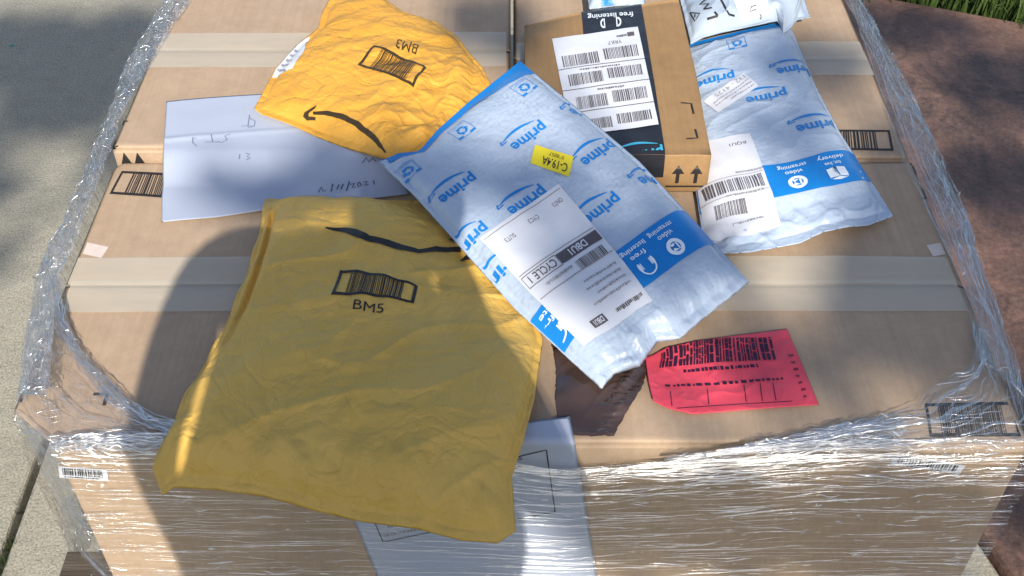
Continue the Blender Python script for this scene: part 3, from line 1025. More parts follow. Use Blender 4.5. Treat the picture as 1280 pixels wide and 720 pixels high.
def mailer_small():
    r0 = root('yellow_mailer', tuple(on_plane(460, 110, TOP + .022)), 'small crumpled yellow paper mailer marked BM3 resting on the white sheet', 'mailer')
    z = .034
    top = world_line([(432, -6), (455, -8), (480, 0), (500, 12), (545, 25), (572, 46), (588, 70), (602, 86), (614, 108)], z)
    rgt = world_line([(614, 108), (592, 150), (560, 195), (540, 220)], z)
    bot = world_line([(318, 139), (328, 147), (365, 158), (410, 174), (475, 199), (540, 220)], .030)
    lef = world_line([(432, -6), (412, 2), (402, 20), (398, 38), (372, 58), (345, 88), (318, 139)], z)
    bot[-1] = rgt[-1]; bot[0] = lef[-1]
    nu, nv = 200, 170
    P = coons(top, rgt, bot, lef, nu, nv)
    u, v = np.meshgrid(np.linspace(0, 1, nu), np.linspace(0, 1, nv))
    e = puff(u, v, 10, .6)
    X, Y = P[..., 0], P[..., 1]
    w = crumple(X, Y, 5, 10, 26, 6, .26) + .003 * ridge(X * 13, Y * 13, 9, 2) + .0024 * ridge(X * 30, Y * 34, 19, 2) + .004 * fbm(X * 8, Y * 8, 2)
    w = w * e * (.35 + .65 * sstep(.35, .85, u))
    w += .006 * np.clip(np.sin(X * 90 + Y * 50), 0, 1) ** 3 * sstep(.12, 0, v) * e
    P[..., 2] += .005 * np.sin(u * 8 + 1) * (1 - e)
    T, B = bag(P, u, v, .020, w, .006, 4, .6)
    grid_mesh('envelope', T, M['kraft'], r0, closed=B)
    s = Grid(T)
    ink = M['ink_brown']
    put('barcode', s, frame(.04, .09) + bars(21, 26, .18, .06, .84, .94, .6), [(533, 85), (467, 57), (447, 82), (517, 110)], ink, r0, .001, .006)
    put('lettering', s, text('BM3'), [(524, 57), (497, 48), (494, 60), (520, 69)], ink, r0, .001, .006)
    poly_px('smile_arrow', s, [[(391, 140), (410, 139), (430, 143), (425, 149), (405, 144), (392, 144)], [(430, 143), (450, 153), (445, 159), (425, 149)],
                               [(450, 153), (465, 165), (458, 169), (445, 159)], [(465, 165), (478, 181), (472, 181), (458, 169)], [(478, 181), (483, 191), (481, 191), (472, 181)],
                               [(396, 132), (394, 136), (386, 142), (379, 146), (381, 141)], [(386, 142), (386, 146), (395, 147), (394, 151), (384, 151), (379, 146)]], ink, r0, .001, .006)
    lab = poly_px('address_label', s, [[(340, 98), (353, 72), (370, 53), (388, 46), (381, 63), (366, 86), (350, 94)]], M['label'], r0, .0009, .006, (.004, .99, .004, .99))
    put('lettering', s, dashes(31, 5, 0, 0, 1, 1, .5), [(345, 90), (356, 92), (378, 62), (368, 58)], M['ink_pale'], lab, .0016, .006)
mailer_small()

def mailer_big():
    r0 = root('yellow_mailer', tuple(on_plane(430, 450, TOP)), 'big yellow padded mailer marked BM5 hanging over the front of the cartons', 'mailer')
    top = world_line([(332, 248), (380, 250), (430, 252), (490, 250), (550, 250), (606, 282)], .014)
    rgt = world_line([(606, 282, .014), (650, 350, .015), (679, 424, .016), (668, 500, .018), (655, 548, .02), (640, 590, .022), (645, 650, .02)], 0)
    bot = world_line([(189, 582, .01), (200, 612, .006), (215, 602, .012), (262, 604, .016), (330, 612, .018), (392, 628, .018), (450, 640, .018), (520, 648, .018), (575, 661, .018), (622, 664, .018), (645, 650, .02)], 0)
    lef = world_line([(332, 248, .014), (320, 305, .012), (300, 362, .012), (272, 425, .012), (234, 490, .012), (206, 545, .012), (189, 582, .01)], 0)
    nu, nv = 260, 300
    P = coons(top, rgt, bot, lef, nu, nv)
    u, v = np.meshgrid(np.linspace(0, 1, nu), np.linspace(0, 1, nv))
    e = puff(u, v, 10, .6)
    X, Y = P[..., 0], P[..., 1]
    low = np.maximum(sstep(.84, .95, v), sstep(.16, .03, u) * sstep(.7, .9, v)) * (.35 + .65 * np.clip(1.6 * np.abs(u - .5) + .3 * np.sin(u * 19), 0, 1)); upl = sstep(.45, .0, v) * sstep(.5, .0, u)
    w = .0035 * fbm(X * 9, Y * 14, 4) + .0045 * ridge(X * 5 + Y * 3, Y * 11 - X * 4, 23, 2)
    w += crumple(X, Y, 45, 16, 46, 7, .42) * low + crumple(X, Y, 46, 18, 55, 5, .10) + crumple(X, Y, 47, 6, 14, 3, .06)
    w += .006 * ridge(X * 7 + Y * 9, Y * 16, 27, 1.6) * upl
    w = w * e
    # open seam along the left side and the corner ears
    groove = np.exp(-((u - .045 - .03 * np.sin(v * 3.1)) / .014) ** 2) * sstep(.04, .12, v) * sstep(.75, .4, v)
    w -= .016 * groove
    w += .004 * np.sin(v * 34) * np.exp(-(u / .03) ** 2)
    T, B = bag(P, u, v, .046, w, .008, 5, .62, .022)
    # pressed flat where the bubble mailer lies on it
    T[..., 2] -= .034 * sstep(.42, .80, u) * sstep(.80, .35, v) * puff(np.clip((u - .022) / .956, 0, 1), np.clip((v - .022) / .956, 0, 1), 5, .62)
    # the overhanging end sags a little past the edge
    sag = -.035 * np.clip(-P[..., 1], 0, 1) / .1
    T[..., 2] += sag * .5; B[..., 2] += sag * .5
    over = B[..., 1] > 0
    B[..., 2] = np.where(over, np.maximum(B[..., 2], TOP + .002), B[..., 2])
    grid_mesh('envelope', T, M['kraft5'], r0, closed=B)
    s = Grid(T)
    put('barcode', s, frame(.04, .10) + bars(22, 30, .16, .05, .84, .95, .6), [(414, 369), (517, 380), (522, 358), (425, 338)], INK, r0, .001, .007)
    put('lettering', s, text('BM5'), [(441, 387), (479, 392), (480, 380), (443, 375)], INK, r0, .001, .007)
    up = [(407, 284), (430, 285), (446, 287), (462, 295), (485, 300), (505, 307), (523, 312), (545, 308), (576, 309)]
    dn = [(407, 286), (425, 290), (445, 297), (462, 303), (483, 308), (500, 313), (523, 317), (545, 315), (576, 316)]
    poly_px('smile_arrow', s, [[up[i], up[i + 1], dn[i + 1], dn[i]] for i in range(8)] + [[(560, 300), (566, 299), (594, 306), (590, 312)], [(594, 306), (590, 324), (574, 327), (588, 312)]], INK, r0, .001, .007)
mailer_big()

# ================================================================== BLUE AND WHITE BUBBLE MAILERS
def local_quad(s, c, wm, hm):
    """upside-down print: reads along -u, its top towards +v; c = measured centre"""
    u, v = s.uv(*c) if isinstance(c, tuple) else c
    a, b = wm / 2 / s.Lu, hm / 2 / s.Lv
    return [(u + a, v - b), (u - a, v - b), (u - a, v + b), (u + a, v + b)]

def recycle_mark(s, c, parent, size=.034):
    q = local_quad(s, c, size, size)
    pl = frame(.03, .03)
    for k in range(3):
        an = R(90 + 120 * k)
        pl += ring(.5, .54, .27, .27, .12, 100 + 120 * k, 185 + 120 * k, 5)
        pl += [[(.5 + .34 * math.cos(an + 1.6), .54 + .34 * math.sin(an + 1.6)), (.5 + .08 * math.cos(an + 1.6), .54 + .08 * math.sin(an + 1.6)), (.5 + .24 * math.cos(an + 2.2), .54 + .24 * math.sin(an + 2.2))]]
    pl += dashes(5, 2, .1, .06, .9, .2) + rect(0, .86, .3, 1) + rect(.7, .86, 1, 1)
    put('recycling_mark', s, pl, q, M['blue'], parent, .0009, px=False)

def band_print(s, parent, v0, v1, us, kinds):
    b = put('print_band', s, rect(0, 0, 1, 1), [(0, v0), (1, v0), (1, v1), (0, v1)], M['blue'], parent, .0008, px=False, clip=(.006, .994, .0, 1))
    for u, k in zip(us, kinds):
        vm = (v0 + v1) / 2; w = .046 / s.Lu; h = (v1 - v0)
        top, l2 = {'v': ('video', 'streaming'), 'l': ('free', 'listening'), 'd': ('fast, free', 'delivery')}[k]
        # as read (upside down): icon above, two lines below; +v is "up" in reading
        for ln, bx in ((text(top, .01), (.2, .27, .8, .42)), (text(l2, .01), (.0, .02, 1., .20))):
          put('lettering', s, xf(ln, *bx), [(u + w / 2, v0 + .08 * h), (u - w / 2, v0 + .08 * h), (u - w / 2, v1 - .08 * h), (u + w / 2, v1 - .08 * h)], M['white_ink'], b, .0016, px=False)
        q = [(u + w / 3, v0 + .50 * h), (u - w / 3, v0 + .50 * h), (u - w / 3, v1 - .10 * h), (u + w / 3, v1 - .10 * h)]
        if k == 'v':
            ic = ring(.5, .5, .5, .5, .26, 0, 360, 24) + [[(.26, .26), (.36, .26), (.36, .74), (.26, .74)], [(.64, .6), (.74, .5), (.64, .4)]]
            ic = ring(.5, .5, .48, .5, .2, 0, 360, 24) + rect(.3, .28, .4, .72) + [[(.4, .28), (.74, .28), (.66, .5)], [(.4, .72), (.66, .5), (.74, .72)], ]
        elif k == 'l':
            ic = ring(.5, .45, .46, .5, .08, 0, 180, 14) + ellipse(.1, .32, .09, .26) + ellipse(.9, .32, .09, .26) + rect(.2, .1, .26, .5) + rect(.74, .1, .8, .5)
        else:
            ic = [[(0, .1), (.44, .0), (.44, .75), (0, .85)], [(.5, .0), (1, .1), (1, .85), (.5, .75)], [(.05, .9), (.46, .8), (.95, .92), (.5, 1.0)]]
        put('icon', s, ic, q, M['white_ink'], b, .0016, px=False)
    return b

def bubble_center():
    r0 = root('bubble_mailer', tuple(on_plane(710, 290, TOP)), 'blue and white bubble mailer with yellow C-19.4A sticker lying across the heap', 'mailer')
    A, Bz, C, D = .062, .100, .050, .014
    lerp = lambda a, b, t: a + (b - a) * t
    top = world_line([(474, 205, A - .01), (497, 192, A), (524, 189, A + .004), (546, 163, .068), (585, 128, .082), (650, 76, Bz)], 0)
    rgt = world_line([(650, 76, Bz), (720, 134, .092), (800, 202, .078), (868, 276, .064), (937, 353, C)], 0)
    bot = world_line([(752, 487, D), (768, 468, D + .002), (800, 458, .024), (822, 428, .028), (850, 424, .034), (880, 398, .04), (937, 353, C)], 0)
    lef = world_line([(474, 205, A - .01), (520, 248, .056), (560, 292, .048), (602, 340, .04), (645, 388, .03), (695, 434, .022), (752, 487, D)], 0)
    nu, nv = 170, 230
    P = coons(top, rgt, bot, lef, nu, nv)
    u, v = np.meshgrid(np.linspace(0, 1, nu), np.linspace(0, 1, nv))
    e = puff(u, v, 12, .6)
    w = .0016 * fbm(u * 5, v * 7, 4) * e + .001 * ridge(u * 3, v * 4, 61, 2) * e
    w += crumple(P[..., 0], P[..., 1], 64, 14, 40, 4, .35) * np.maximum(sstep(.88, .98, v), sstep(.12, .0, u) * sstep(.35, .0, v)) * puff(u, v, 30, .5) + crumple(P[..., 0], P[..., 1], 68, 6, 16, 3, .025) * e
    w += .003 * ridge(u * 9, v * 5 + u, 63, 1.5) * sstep(.85, 1, v) * puff(u, v, 30, .5) + .004 * ridge(u * 5, v * 9, 66, 1.5) * sstep(.14, 0, u) * sstep(.3, .0, v)
    T, B = bag(P, u, v, .022, w, .004, 5, .5)
    grid_mesh('envelope', T, M['bubble'], r0, closed=B)
    s = Grid(T)
    BLUE = M['blue']
    # coloured seal strip along the open end, widening to one side
    put('print_band', s, [[(0, 0), (.5, 0), (.5, .028), (0, .03)], [(.5, 0), (1, 0), (1, .075), (.5, .028)]], [(0, 0), (1, 0), (1, 1), (0, 1)], BLUE, r0, .0008, px=False, clip=(.003, .995, .003, 1))
    for c in ((657, 168), (744, 187), (568, 232), (655, 248), (582, 300), (748, 258), (815, 222), (727, 134), (618, 342)):
        put('logo', s, prime_logo(), local_quad(s, c, .066, .038), BLUE, r0, .0009, px=False)
    recycle_mark(s, (655, 109), r0); recycle_mark(s, (577, 163), r0); recycle_mark(s, (510, 213), r0)
    v0 = s.uv(808, 287)[1]; v1 = s.uv(848, 328)[1]
    band_print(s, r0, v0, v1, [s.uv(835, 298)[0], s.uv(800, 322)[0], s.uv(676, 405)[0]], 'vll')
    vt = s.uv(858, 336)[1]
    for uc in (.80, .24):
        put('lettering', s, text('TEAR AT PERFORATION TO OPEN'), local_quad(s, (uc, vt), .115, .0055), BLUE, r0, .0009, px=False)
    # shipping label and what is printed on it
    LQ = [(698, 231), (600, 299), (730, 433), (816, 377)]
    lab = put('shipping_label', s, rect(0, 0, 1, 1), LQ, M['label'], r0, .0020)
    G, PL = M['ink_grey'], M['ink_pale']
    def on_label(name, polys, mat, off=.0028):
        put(name, s, polys, LQ, mat, lab, off)
    for y in (.395, .60, .03):
        on_label('ruled_line', rect(.02, y, .98, y + .007), PL)
    on_label('print_block', rect(.02, .42, .56, .50), G)
    on_label('print_block', rect(.60, .90, .78, .955), G)
    on_label('lettering', xf(text('DBU1', .02), .20, .435, .42, .488), M['label'], .0036)
    on_label('lettering', xf(text('DBU1', .02), .63, .91, .75, .945), M['label'], .0036)
    on_label('lettering', xf(text('CYCLE 1', .012), .60, .43, .93, .488), G)
    on_label('print_frame', frame(.005, .005, .565, .415, .98, .505), G)
    on_label('lettering', xf(text('CYC3'), .40, .10, .52, .135), G)
    on_label('lettering', xf(text('ONT3'), .08, .09, .20, .125), G)
    on_label('lettering', xf(text('SUT3'), .72, .12, .84, .155), G)
    on_label('barcode', bars(41, 24, .08, .53, .46, .60, .5), G)
    on_label('lettering', dashes(43, 1, .5, .53, .85, .56, .8), PL)
    on_label('lettering', dashes(44, 4, .08, .66, .62, .86, .35), PL)
    on_label('lettering', dashes(45, 1, .06, .91, .5, .95, .8), G)
    # yellow routing sticker
    YQ = [(717, 197), (669, 182), (663, 205), (711, 222)]
    ys = put('routing_sticker', s, rect(0, 0, 1, 1), YQ, M['ylabel'], r0, .0020)
    put('lettering', s, xf(text('C-19.4A', .01), .08, .42, .74, .86), YQ, M['ink'], ys, .0028)
    put('lettering', s, xf(text('0°8857'), .22, .14, .6, .32), YQ, M['ink'], ys, .0028)
bubble_center()

def bubble_right():
    r0 = root('bubble_mailer', tuple(on_plane(980, 170, TOP)), 'blue and white bubble mailer tucked under the edge of the small brown box', 'mailer')
    top = world_line([(848, 58, .016), (870, 52, .018), (920, 40, .02), (985, 25, .02)], 0)
    rgt = world_line([(985, 25, .02), (1020, 108, .018), (1050, 165, .016), (1085, 220, .014), (1117, 270, .012)], 0)
    bot = world_line([(880, 312, .012), (905, 317, .014), (935, 316, .02), (975, 309, .014), (1000, 304, .014), (1030, 290, .02), (1060, 284, .022), (1085, 282, .012), (1117, 270, .012)], 0)
    lef = world_line([(848, 58, .016), (858, 150, .014), (868, 230, .012), (880, 312, .012)], 0)
    nu, nv = 170, 220
    P = coons(top, rgt, bot, lef, nu, nv)
    u, v = np.meshgrid(np.linspace(0, 1, nu), np.linspace(0, 1, nv))
    e = puff(u, v, 12, .6)
    w = .0018 * fbm(u * 4, v * 6, 14) * e + .0024 * ridge(u * 3, v * 9, 81, 2) * e
    w += crumple(P[..., 0], P[..., 1], 84, 14, 40, 4, .35) * sstep(.86, .97, v) * puff(u, v, 30, .5) + .004 * ridge(u * 7, v * 12 + 2 * u, 83, 1.5) * sstep(.86, .97, v) * puff(u, v, 30, .5)
    T, B = bag(P, u, v, .022, w, .004, 5, .5)
    T[..., 2] -= .010 * sstep(.84, .9, v) * puff(u, v, 8, .5)
    grid_mesh('envelope', T, M['bubble'], r0, closed=B)
    s = Grid(T); BLUE = M['blue']
    put('print_band', s, [[(0, 0), (1, 0), (1, .06), (0, .035)]], [(0, 0), (1, 0), (1, 1), (0, 1)], BLUE, r0, .0008, px=False, clip=(.003, .995, .003, 1))
    for c in ((893, 95), (992, 82), (957, 118), (1020, 152), (908, 182)):
        put('logo', s, prime_logo(), local_quad(s, c, .078, .042), BLUE, r0, .0009, px=False)
    recycle_mark(s, (921, 53), r0, .04)
    v0 = s.uv(1010, 197)[1]; v1 = s.uv(1020, 236)[1]
    band_print(s, r0, v0, v1, [s.uv(993, 218)[0], s.uv(1041, 205)[0], s.uv(1078, 195)[0]], 'vdl')
    vt = s.uv(1025, 244)[1]
    put('lettering', s, text('TEAR AT PERFORATION TO OPEN'), local_quad(s, (.70, vt), .15, .006), BLUE, r0, .0009, px=False)
    # shipping label
    LQ = [(937, 168), (850, 190), (880, 300), (976, 282)]
    lab = put('shipping_label', s, rect(0, 0, 1, 1), LQ, M['label'], r0, .0020)
    G, PL = M['ink_grey'], M['ink_pale']
    put('barcode', s, bars(51, 26, .06, .50, .85, .64, .5), LQ, G, lab, .0028)
    put('barcode', s, bars(52, 26, .38, .72, .78, .83, .5), LQ, G, lab, .0028)
    for y in (.47, .67):
        put('ruled_line', s, rect(.02, y, .98, y + .006), LQ, PL, lab, .0028)
    for sd, bx in ((53, (.1, .655, .8, .695)), (54, (.2, .88, .9, .92)), (55, (.0, .42, .4, .46))):
        put('lettering', s, dashes(sd, 1, *bx, .6), LQ, PL, lab, .0028)
    put('lettering', s, xf(text('RQU1'), .1, .09, .34, .13), LQ, G, lab, .0028)
    Q2 = [(929, 92), (880, 128), (898, 142), (948, 108)]
    lb2 = put('address_sticker', s, rect(0, 0, 1, 1), Q2, M['label'], r0, .0020)
    put('lettering', s, xf(text('132 - 4125'), .05, .08, .8, .3), Q2, PL, lb2, .0028)
    put('lettering', s, dashes(57, 3, .05, .38, .95, .92, .4), Q2, PL, lb2, .0028)
bubble_right()

# ================================================================== WHITE POLY BAG
def poly_bag():
    r0 = root('poly_mailer', tuple(on_plane(925, 0, TOP)), 'white glossy poly mailer with black hand-drawn letters, behind the small brown box', 'mailer')
    top = world_line([(838, -55), (890, -62), (985, -58)], .034)
    rgt = world_line([(985, -58, .034), (1000, -20, .034), (1013, 22, .032)], 0)
    bot = world_line([(863, 56), (880, 47), (903, 41), (940, 33), (974, 26), (979, 43), (990, 34), (997, 25), (1013, 22)], .032)
    lef = world_line([(838, -55, .034), (850, 0, .034), (863, 56, .032)], 0)
    nu, nv = 150, 110
    P = coons(top, rgt, bot, lef, nu, nv)
    u, v = np.meshgrid(np.linspace(0, 1, nu), np.linspace(0, 1, nv))
    e = puff(u, v, 10, .6)
    w = (.010 * ridge(u * 4 + v, v * 4, 91, 1.6) * sstep(.3, 1, v) + .006 * (facet(u * 6, v * 5, 95) + .3) + .003 * fbm(u * 5, v * 5, 4)) * e
    T, B = bag(P, u, v, .030, w, .006, 4, .6)
    grid_mesh('envelope', T, M['poly'], r0, closed=B)
    s = Grid(T)
    strokes_px('handwriting', s, [[(897, 20), (884, 24)], [(897, 20), (893, 15)]], .0045, INK, r0, .001)
    strokes_px('handwriting', s, [[(890, 10), (880, 12)], [(880, 12), (886, 5), (875, 6), (884, -2)]], .004, INK, r0, .001)
    strokes_px('handwriting', s, [[(899, -4), (911, 18), (918, 20)]], .0036, INK, r0, .001)
    strokes_px('recycling_mark', s, [[(863, 16), (875, 17), (869, 27), (863, 16)], [(869, 18), (869, 22)]], .0022, INK, r0, .001)
    lb = poly_px('address_label', s, [[(912, -10), (960, -18), (962, 16), (926, 28)]], M['label'], r0, .001)
    if lb: strokes_px('lettering', s, [[(945, 12), (937, 15), (939, 9), (945, 7)], [(950, 24), (951, 20), (949, 18)]], .0022, M['ink_grey'], lb, .0018)
poly_bag()

def far_mailer():
    r0 = root('poly_mailer', tuple(on_plane(770, -20, TOP)), 'pale blue and white plastic mailer peeking out behind the small brown box', 'mailer')
    top = world_line([(728, -52), (812, -62)], .05)
    rgt = world_line([(812, -62), (806, 6)], .05)
    bot = world_line([(736, 12), (770, 8), (806, 6)], .05)
    lef = world_line([(728, -52), (736, 12)], .05)
    P = coons(top, rgt, bot, lef, 60, 50)
    u, v = np.meshgrid(np.linspace(0, 1, 60), np.linspace(0, 1, 50))
    w = .006 * ridge(u * 4, v * 4, 31) * puff(u, v, 10, .6)
    T, B = bag(P, u, v, .03, w, .04, 4, .6)
    grid_mesh('envelope', T, M['poly'], r0, closed=B)
    put('print_band', Grid(T), rect(0, 0, 1, 1), [(.2, .0), (.45, .0), (.45, 1), (.2, 1)], M['blue'], r0, px=False)
far_mailer()

# ================================================================== SMALL BROWN BOX
def small_box():
    zt = .080
    ax, ay = np.array([1.0, 0, 0]), np.array([0, -1.0, 0])
    x0, L, yf, Dp = .0205, .2605, .4515, .43
    O = np.array([x0, yf + Dp, TOP])
    skew = lambda lx: .069 * (1 - lx)            # the crushed rear edge
    def spot(lx, ly):
        lx = np.asarray(lx, float)[..., None]; ly = np.asarray(ly, float)[..., None]
        return O + ax * (lx * L) + ay * (skew(lx) * (1 - ly) + ly * Dp)
    zb = TOP + .010
    r0 = root('small_carton', tuple(np.r_[(O + ax * L / 2 + ay * Dp / 2)[:2], TOP + .006]), 'small brown box sealed with black tape and a white shipping label', 'box')
    # softened block: rounded, slightly dented cardboard, built as a dense box of grids
    bm = bmesh.new()
    bmesh.ops.create_cube(bm, size=1)
    bmesh.ops.subdivide_edges(bm, edges=list(bm.edges), cuts=26, use_grid_fill=True)
    for v in bm.verts:
        x, y, z = v.co
        # round the long edges
        def rr(a, b):
            k = .5 - .035
            return a, b
        lx, ly, lz = (x + .5), (y + .5), (z + .5)
        dx = min(lx, 1 - lx) * L; dy = min(ly, 1 - ly) * Dp; dz = min(lz, 1 - lz) * zt
        p = spot(lx, ly)
        zz = zb + lz * (TOP + zt - zb)
        rad = .006
        if lz > .5:
            s = max(0, 1 - dx / rad) ** 2 + max(0, 1 - dy / rad) ** 2
            zz -= .0028 * min(1.5, s) * (lz > .98)
        bul = .004 * math.sin(math.pi * lx) * math.sin(math.pi * ly) * (lz - .2)
        zz += bul + .0015 * float(fbm(np.array(lx * 4), np.array(ly * 6), 3, 2)) * lz
        # right side bulges out, front face leans
        out = .010 * math.sin(math.pi * lz) * (lx > .999) * math.sin(math.pi * min(1, ly * 1.02))
        p = p + ax * out
        fr = .004 * math.sin(math.pi * lz) * (ly > .999)
        p = p + ay * fr
        # dented rear left corner
        dent = max(0, 1 - (lx * L) / .08) * max(0, 1 - (ly * Dp) / .06)
        zz -= .010 * dent * lz
        v.co = (p[0], p[1], zz)
    from_bm('carton_body', bm, M['card_small'], r0, True)
    # printable top and front
    n1, n2 = 120, 120
    U, V = np.meshgrid(np.linspace(0, 1, n1), np.linspace(0, 1, n2))
    P = spot(U, V)
    edge = lambda q, Ln: np.clip(1 - np.minimum(q, 1 - q) * Ln / .006, 0, 1) ** 2
    P[..., 2] = TOP + zt + .004 * np.sin(np.pi * U) * np.sin(np.pi * V) * .8 + .0015 * fbm(U * 4, V * 6, 3, 2) - .010 * np.clip(1 - U * L / .08, 0, 1) * np.clip(1 - V * Dp / .06, 0, 1) - .0028 * np.minimum(1.5, edge(U, L) + edge(V, Dp))
    top = Grid(P)
    u0, u1 = .36, .745
    F = O + ax * (U[..., None] * L) + ay * (Dp + .004 * np.sin(np.pi * (1 - V[..., None])))
    F[..., 2] = zb + (1 - V) * (TOP + zt - zb - .002)
    front = Grid(F); front.Nn = np.broadcast_to(ay, F.shape).copy()
    Q = [(0, 0), (1, 0), (1, 1), (0, 1)]
    u0 = top.uv(729, 40)[0]; u1 = top.uv(806, 32)[0]
    bt = put('black_tape', top, rect(0, 0, 1, 1), [(u0, 0), (u1, 0), (u1, 1), (u0, 1)], M['black_tape'], r0, .0012, .006, (0, 1, .0, 1), px=False)
    put('black_tape', front, rect(0, 0, 1, 1), [(u0, 0), (u1, 0), (u1, .55), (u0, .55)], M['black_tape'], r0, .0012, .006, (0, 1, 0, 1), px=False)
    put('lettering', top, xf(text('free listening', .012), 0, .1, 1, 1) , [(791, 13), (734, 17), (735, 26), (792, 22)], M['white_ink'], bt, .002)
    put('lettering', top, xf(text('audiobooks and originals'), .1, 0, .9, 1), [(784, 7), (742, 10), (742, 13), (784, 10)], M['ink_pale'], bt, .002)
    put('icon', top, ring(.5, .5, .5, .5, .2, 90, 270) + rect(.55, .0, .7, 1), [(776, 22), (767, 23), (768, 35), (777, 34)], M['white_ink'], bt, .002)
    put('icon', top, ring(.5, .5, .5, .5, .2, -90, 90) + rect(.3, .0, .45, 1), [(758, 24), (750, 25), (751, 37), (759, 36)], M['white_ink'], bt, .002)
    put('logo', top, prime_logo(), [(826, 175), (775, 182), (780, 208), (830, 200)], M['teal_ink'], bt, .002)
    LQ = [(797, 35), (690, 50), (714, 172), (823, 157)]
    lab = put('shipping_label', top, rect(0, 0, 1, 1), LQ, M['label'], r0, .0024, .006)
    G, PL = M['ink_grey'], M['ink_pale']
    for k, (y0, y1) in enumerate(((.20, .33), (.41, .53), (.64, .76), (.86, .96))):
        put('barcode', top, bars(60 + k, 21, .06, y0, .46, y1 - .01, .5), LQ, G, lab, .0031, .006)
        put('barcode', top, bars(65 + k, 24, .52, y0 + .015, .94 - .03 * k, y1 + .01, .5), LQ, G, lab, .0031, .006)
    for y, x1 in ((.355, 1), (.575, 1), (.79, 1)):
        put('ruled_line', top, rect(.0, y, x1, y + .007), LQ, G, lab, .0031, .006)
    put('lettering', top, xf(text('YRK7'), .22, .12, .38, .16), LQ, G, lab, .0031, .006)
    put('print_block', top, rect(.06, .055, .14, .1), LQ, G, lab, .0031, .006)
    for sd, bx in ((81, (.15, .06, .3, .1)), (82, (.3, .375, .8, .40)), (83, (.3, .595, .7, .625))):
        put('lettering', top, dashes(sd, 1, *bx, .7), LQ, G, lab, .0031, .006)
    strokes_px('corner_mark', top, [[(851, 129), (864, 130), (867, 143)]], .003, INK, r0, .001)
    strokes_px('corner_mark', top, [[(858, 174), (872, 173), (869, 162)]], .003, INK, r0, .001)
    # arrows on the front face
    for c in (.83, .93):
        w = .034
        put('arrow_mark', front, [[(.5, 1), (0, .55), (1, .55)], [(.36, .56), (.64, .56), (.64, 0), (.36, 0)]],
            [(c - w, .72), (c + w, .72), (c + w, .25), (c - w, .25)], INK, r0, .001, px=False)
    put('corner_mark', front, rect(0, 0, 1, 1), [(.77, .84), (.985, .84), (.985, .79), (.77, .79)], INK, r0, .001, px=False)
    from_bm('front_flap_edge', box_bm(0, 1, 0, 1, 0, 1), M['card_small'], r0) if False else None
small_box()

# ================================================================== DOCUMENT UNDER THE FILM
def front_document():
    r0 = root('document_sheet', (-.07, 0, .14), 'white printed document folded over the front edge and caught under the film', 'paper')
    tr = on_plane(712, 530, TOP)
    br = on_front(745, 720)
    top_r = np.array([tr[0], tr[1]]); bot_r = np.array([br[0], br[2] - TOP])      # unrolled: (x, distance past the edge)
    dv = (bot_r - top_r); Ld = np.linalg.norm(dv); dv /= Ld
    du = np.array([dv[1], -dv[0]])              # towards the left
    W, H = .292, .36
    nu, nv = 60, 110
    U, V = np.meshgrid(np.linspace(0, 1, nu), np.linspace(0, 1, nv))
    q = top_r + du * ((1 - U[..., None]) * W) + dv * (V[..., None] * H)
    rr = .007; s = q[..., 1]                    # s > 0 on top, s < 0 down the front
    th = np.clip(-s / rr, 0, math.pi / 2)
    Y = np.where(s > 0, s - .000, -rr * np.sin(th)) + np.where(s > 0, 0, 0)
    Z = np.where(s > 0, TOP + .0062, TOP + .0062 - rr * (1 - np.cos(th)) - np.clip(-s - rr * math.pi / 2, 0, 9))
    Y = np.where(s > 0, s, Y) + .0045
    P = np.stack([q[..., 0], Y - .0, Z], -1)
    P[..., 1] = np.where(s < -rr, -.0030 - .0006 * fbm(U * 4, V * 4, 3, 2), P[..., 1])
    P[..., 2] += np.where(s > 0, .003 * sstep(0, .04, s) * U, 0)
    B = P.copy(); e = puff(U, V, 20, .5)
    B[..., 1] += .0004 * e * (s < -rr); B[..., 2] -= .0005 * e * (s > -rr)
    grid_mesh('sheet', P, M['paper'], r0, closed=B)
    g = Grid(P)
    n = g.Nn; flip = (n[..., 1] > .2); n[flip] = -n[flip]
    for ln in ([(640, 572), (683, 562), (694, 640)], [(628, 652), (694, 639)], [(463, 640), (479, 677), (570, 658)], [(637, 603), (642, 626)]):
        strokes_px('ruled_line', g, [ln], .0014, INK, r0, .0009)
    put('lettering', g, text('ADDRESS', .01), [(612, 582), (653, 574), (652, 569), (611, 577)], M['ink_grey'], r0, .0009)
    put('lettering', g, dashes(91, 1, 0, 0, 1, 1, .8), [(480, 672), (570, 655), (570, 650), (480, 667)], M['ink_pale'], r0, .0009)
    put('lettering', g, dashes(92, 2, 0, 0, 1, 1, .5), [(485, 660), (560, 655), (560, 646), (484, 650)], M['ink_grey'], r0, .0009)
front_document()

# ================================================================== STRETCH FILM
film = root('stretch_film', (0, .54, .14), 'clear stretch film wrapped round the cartons, gathered along their top edges', 'film')

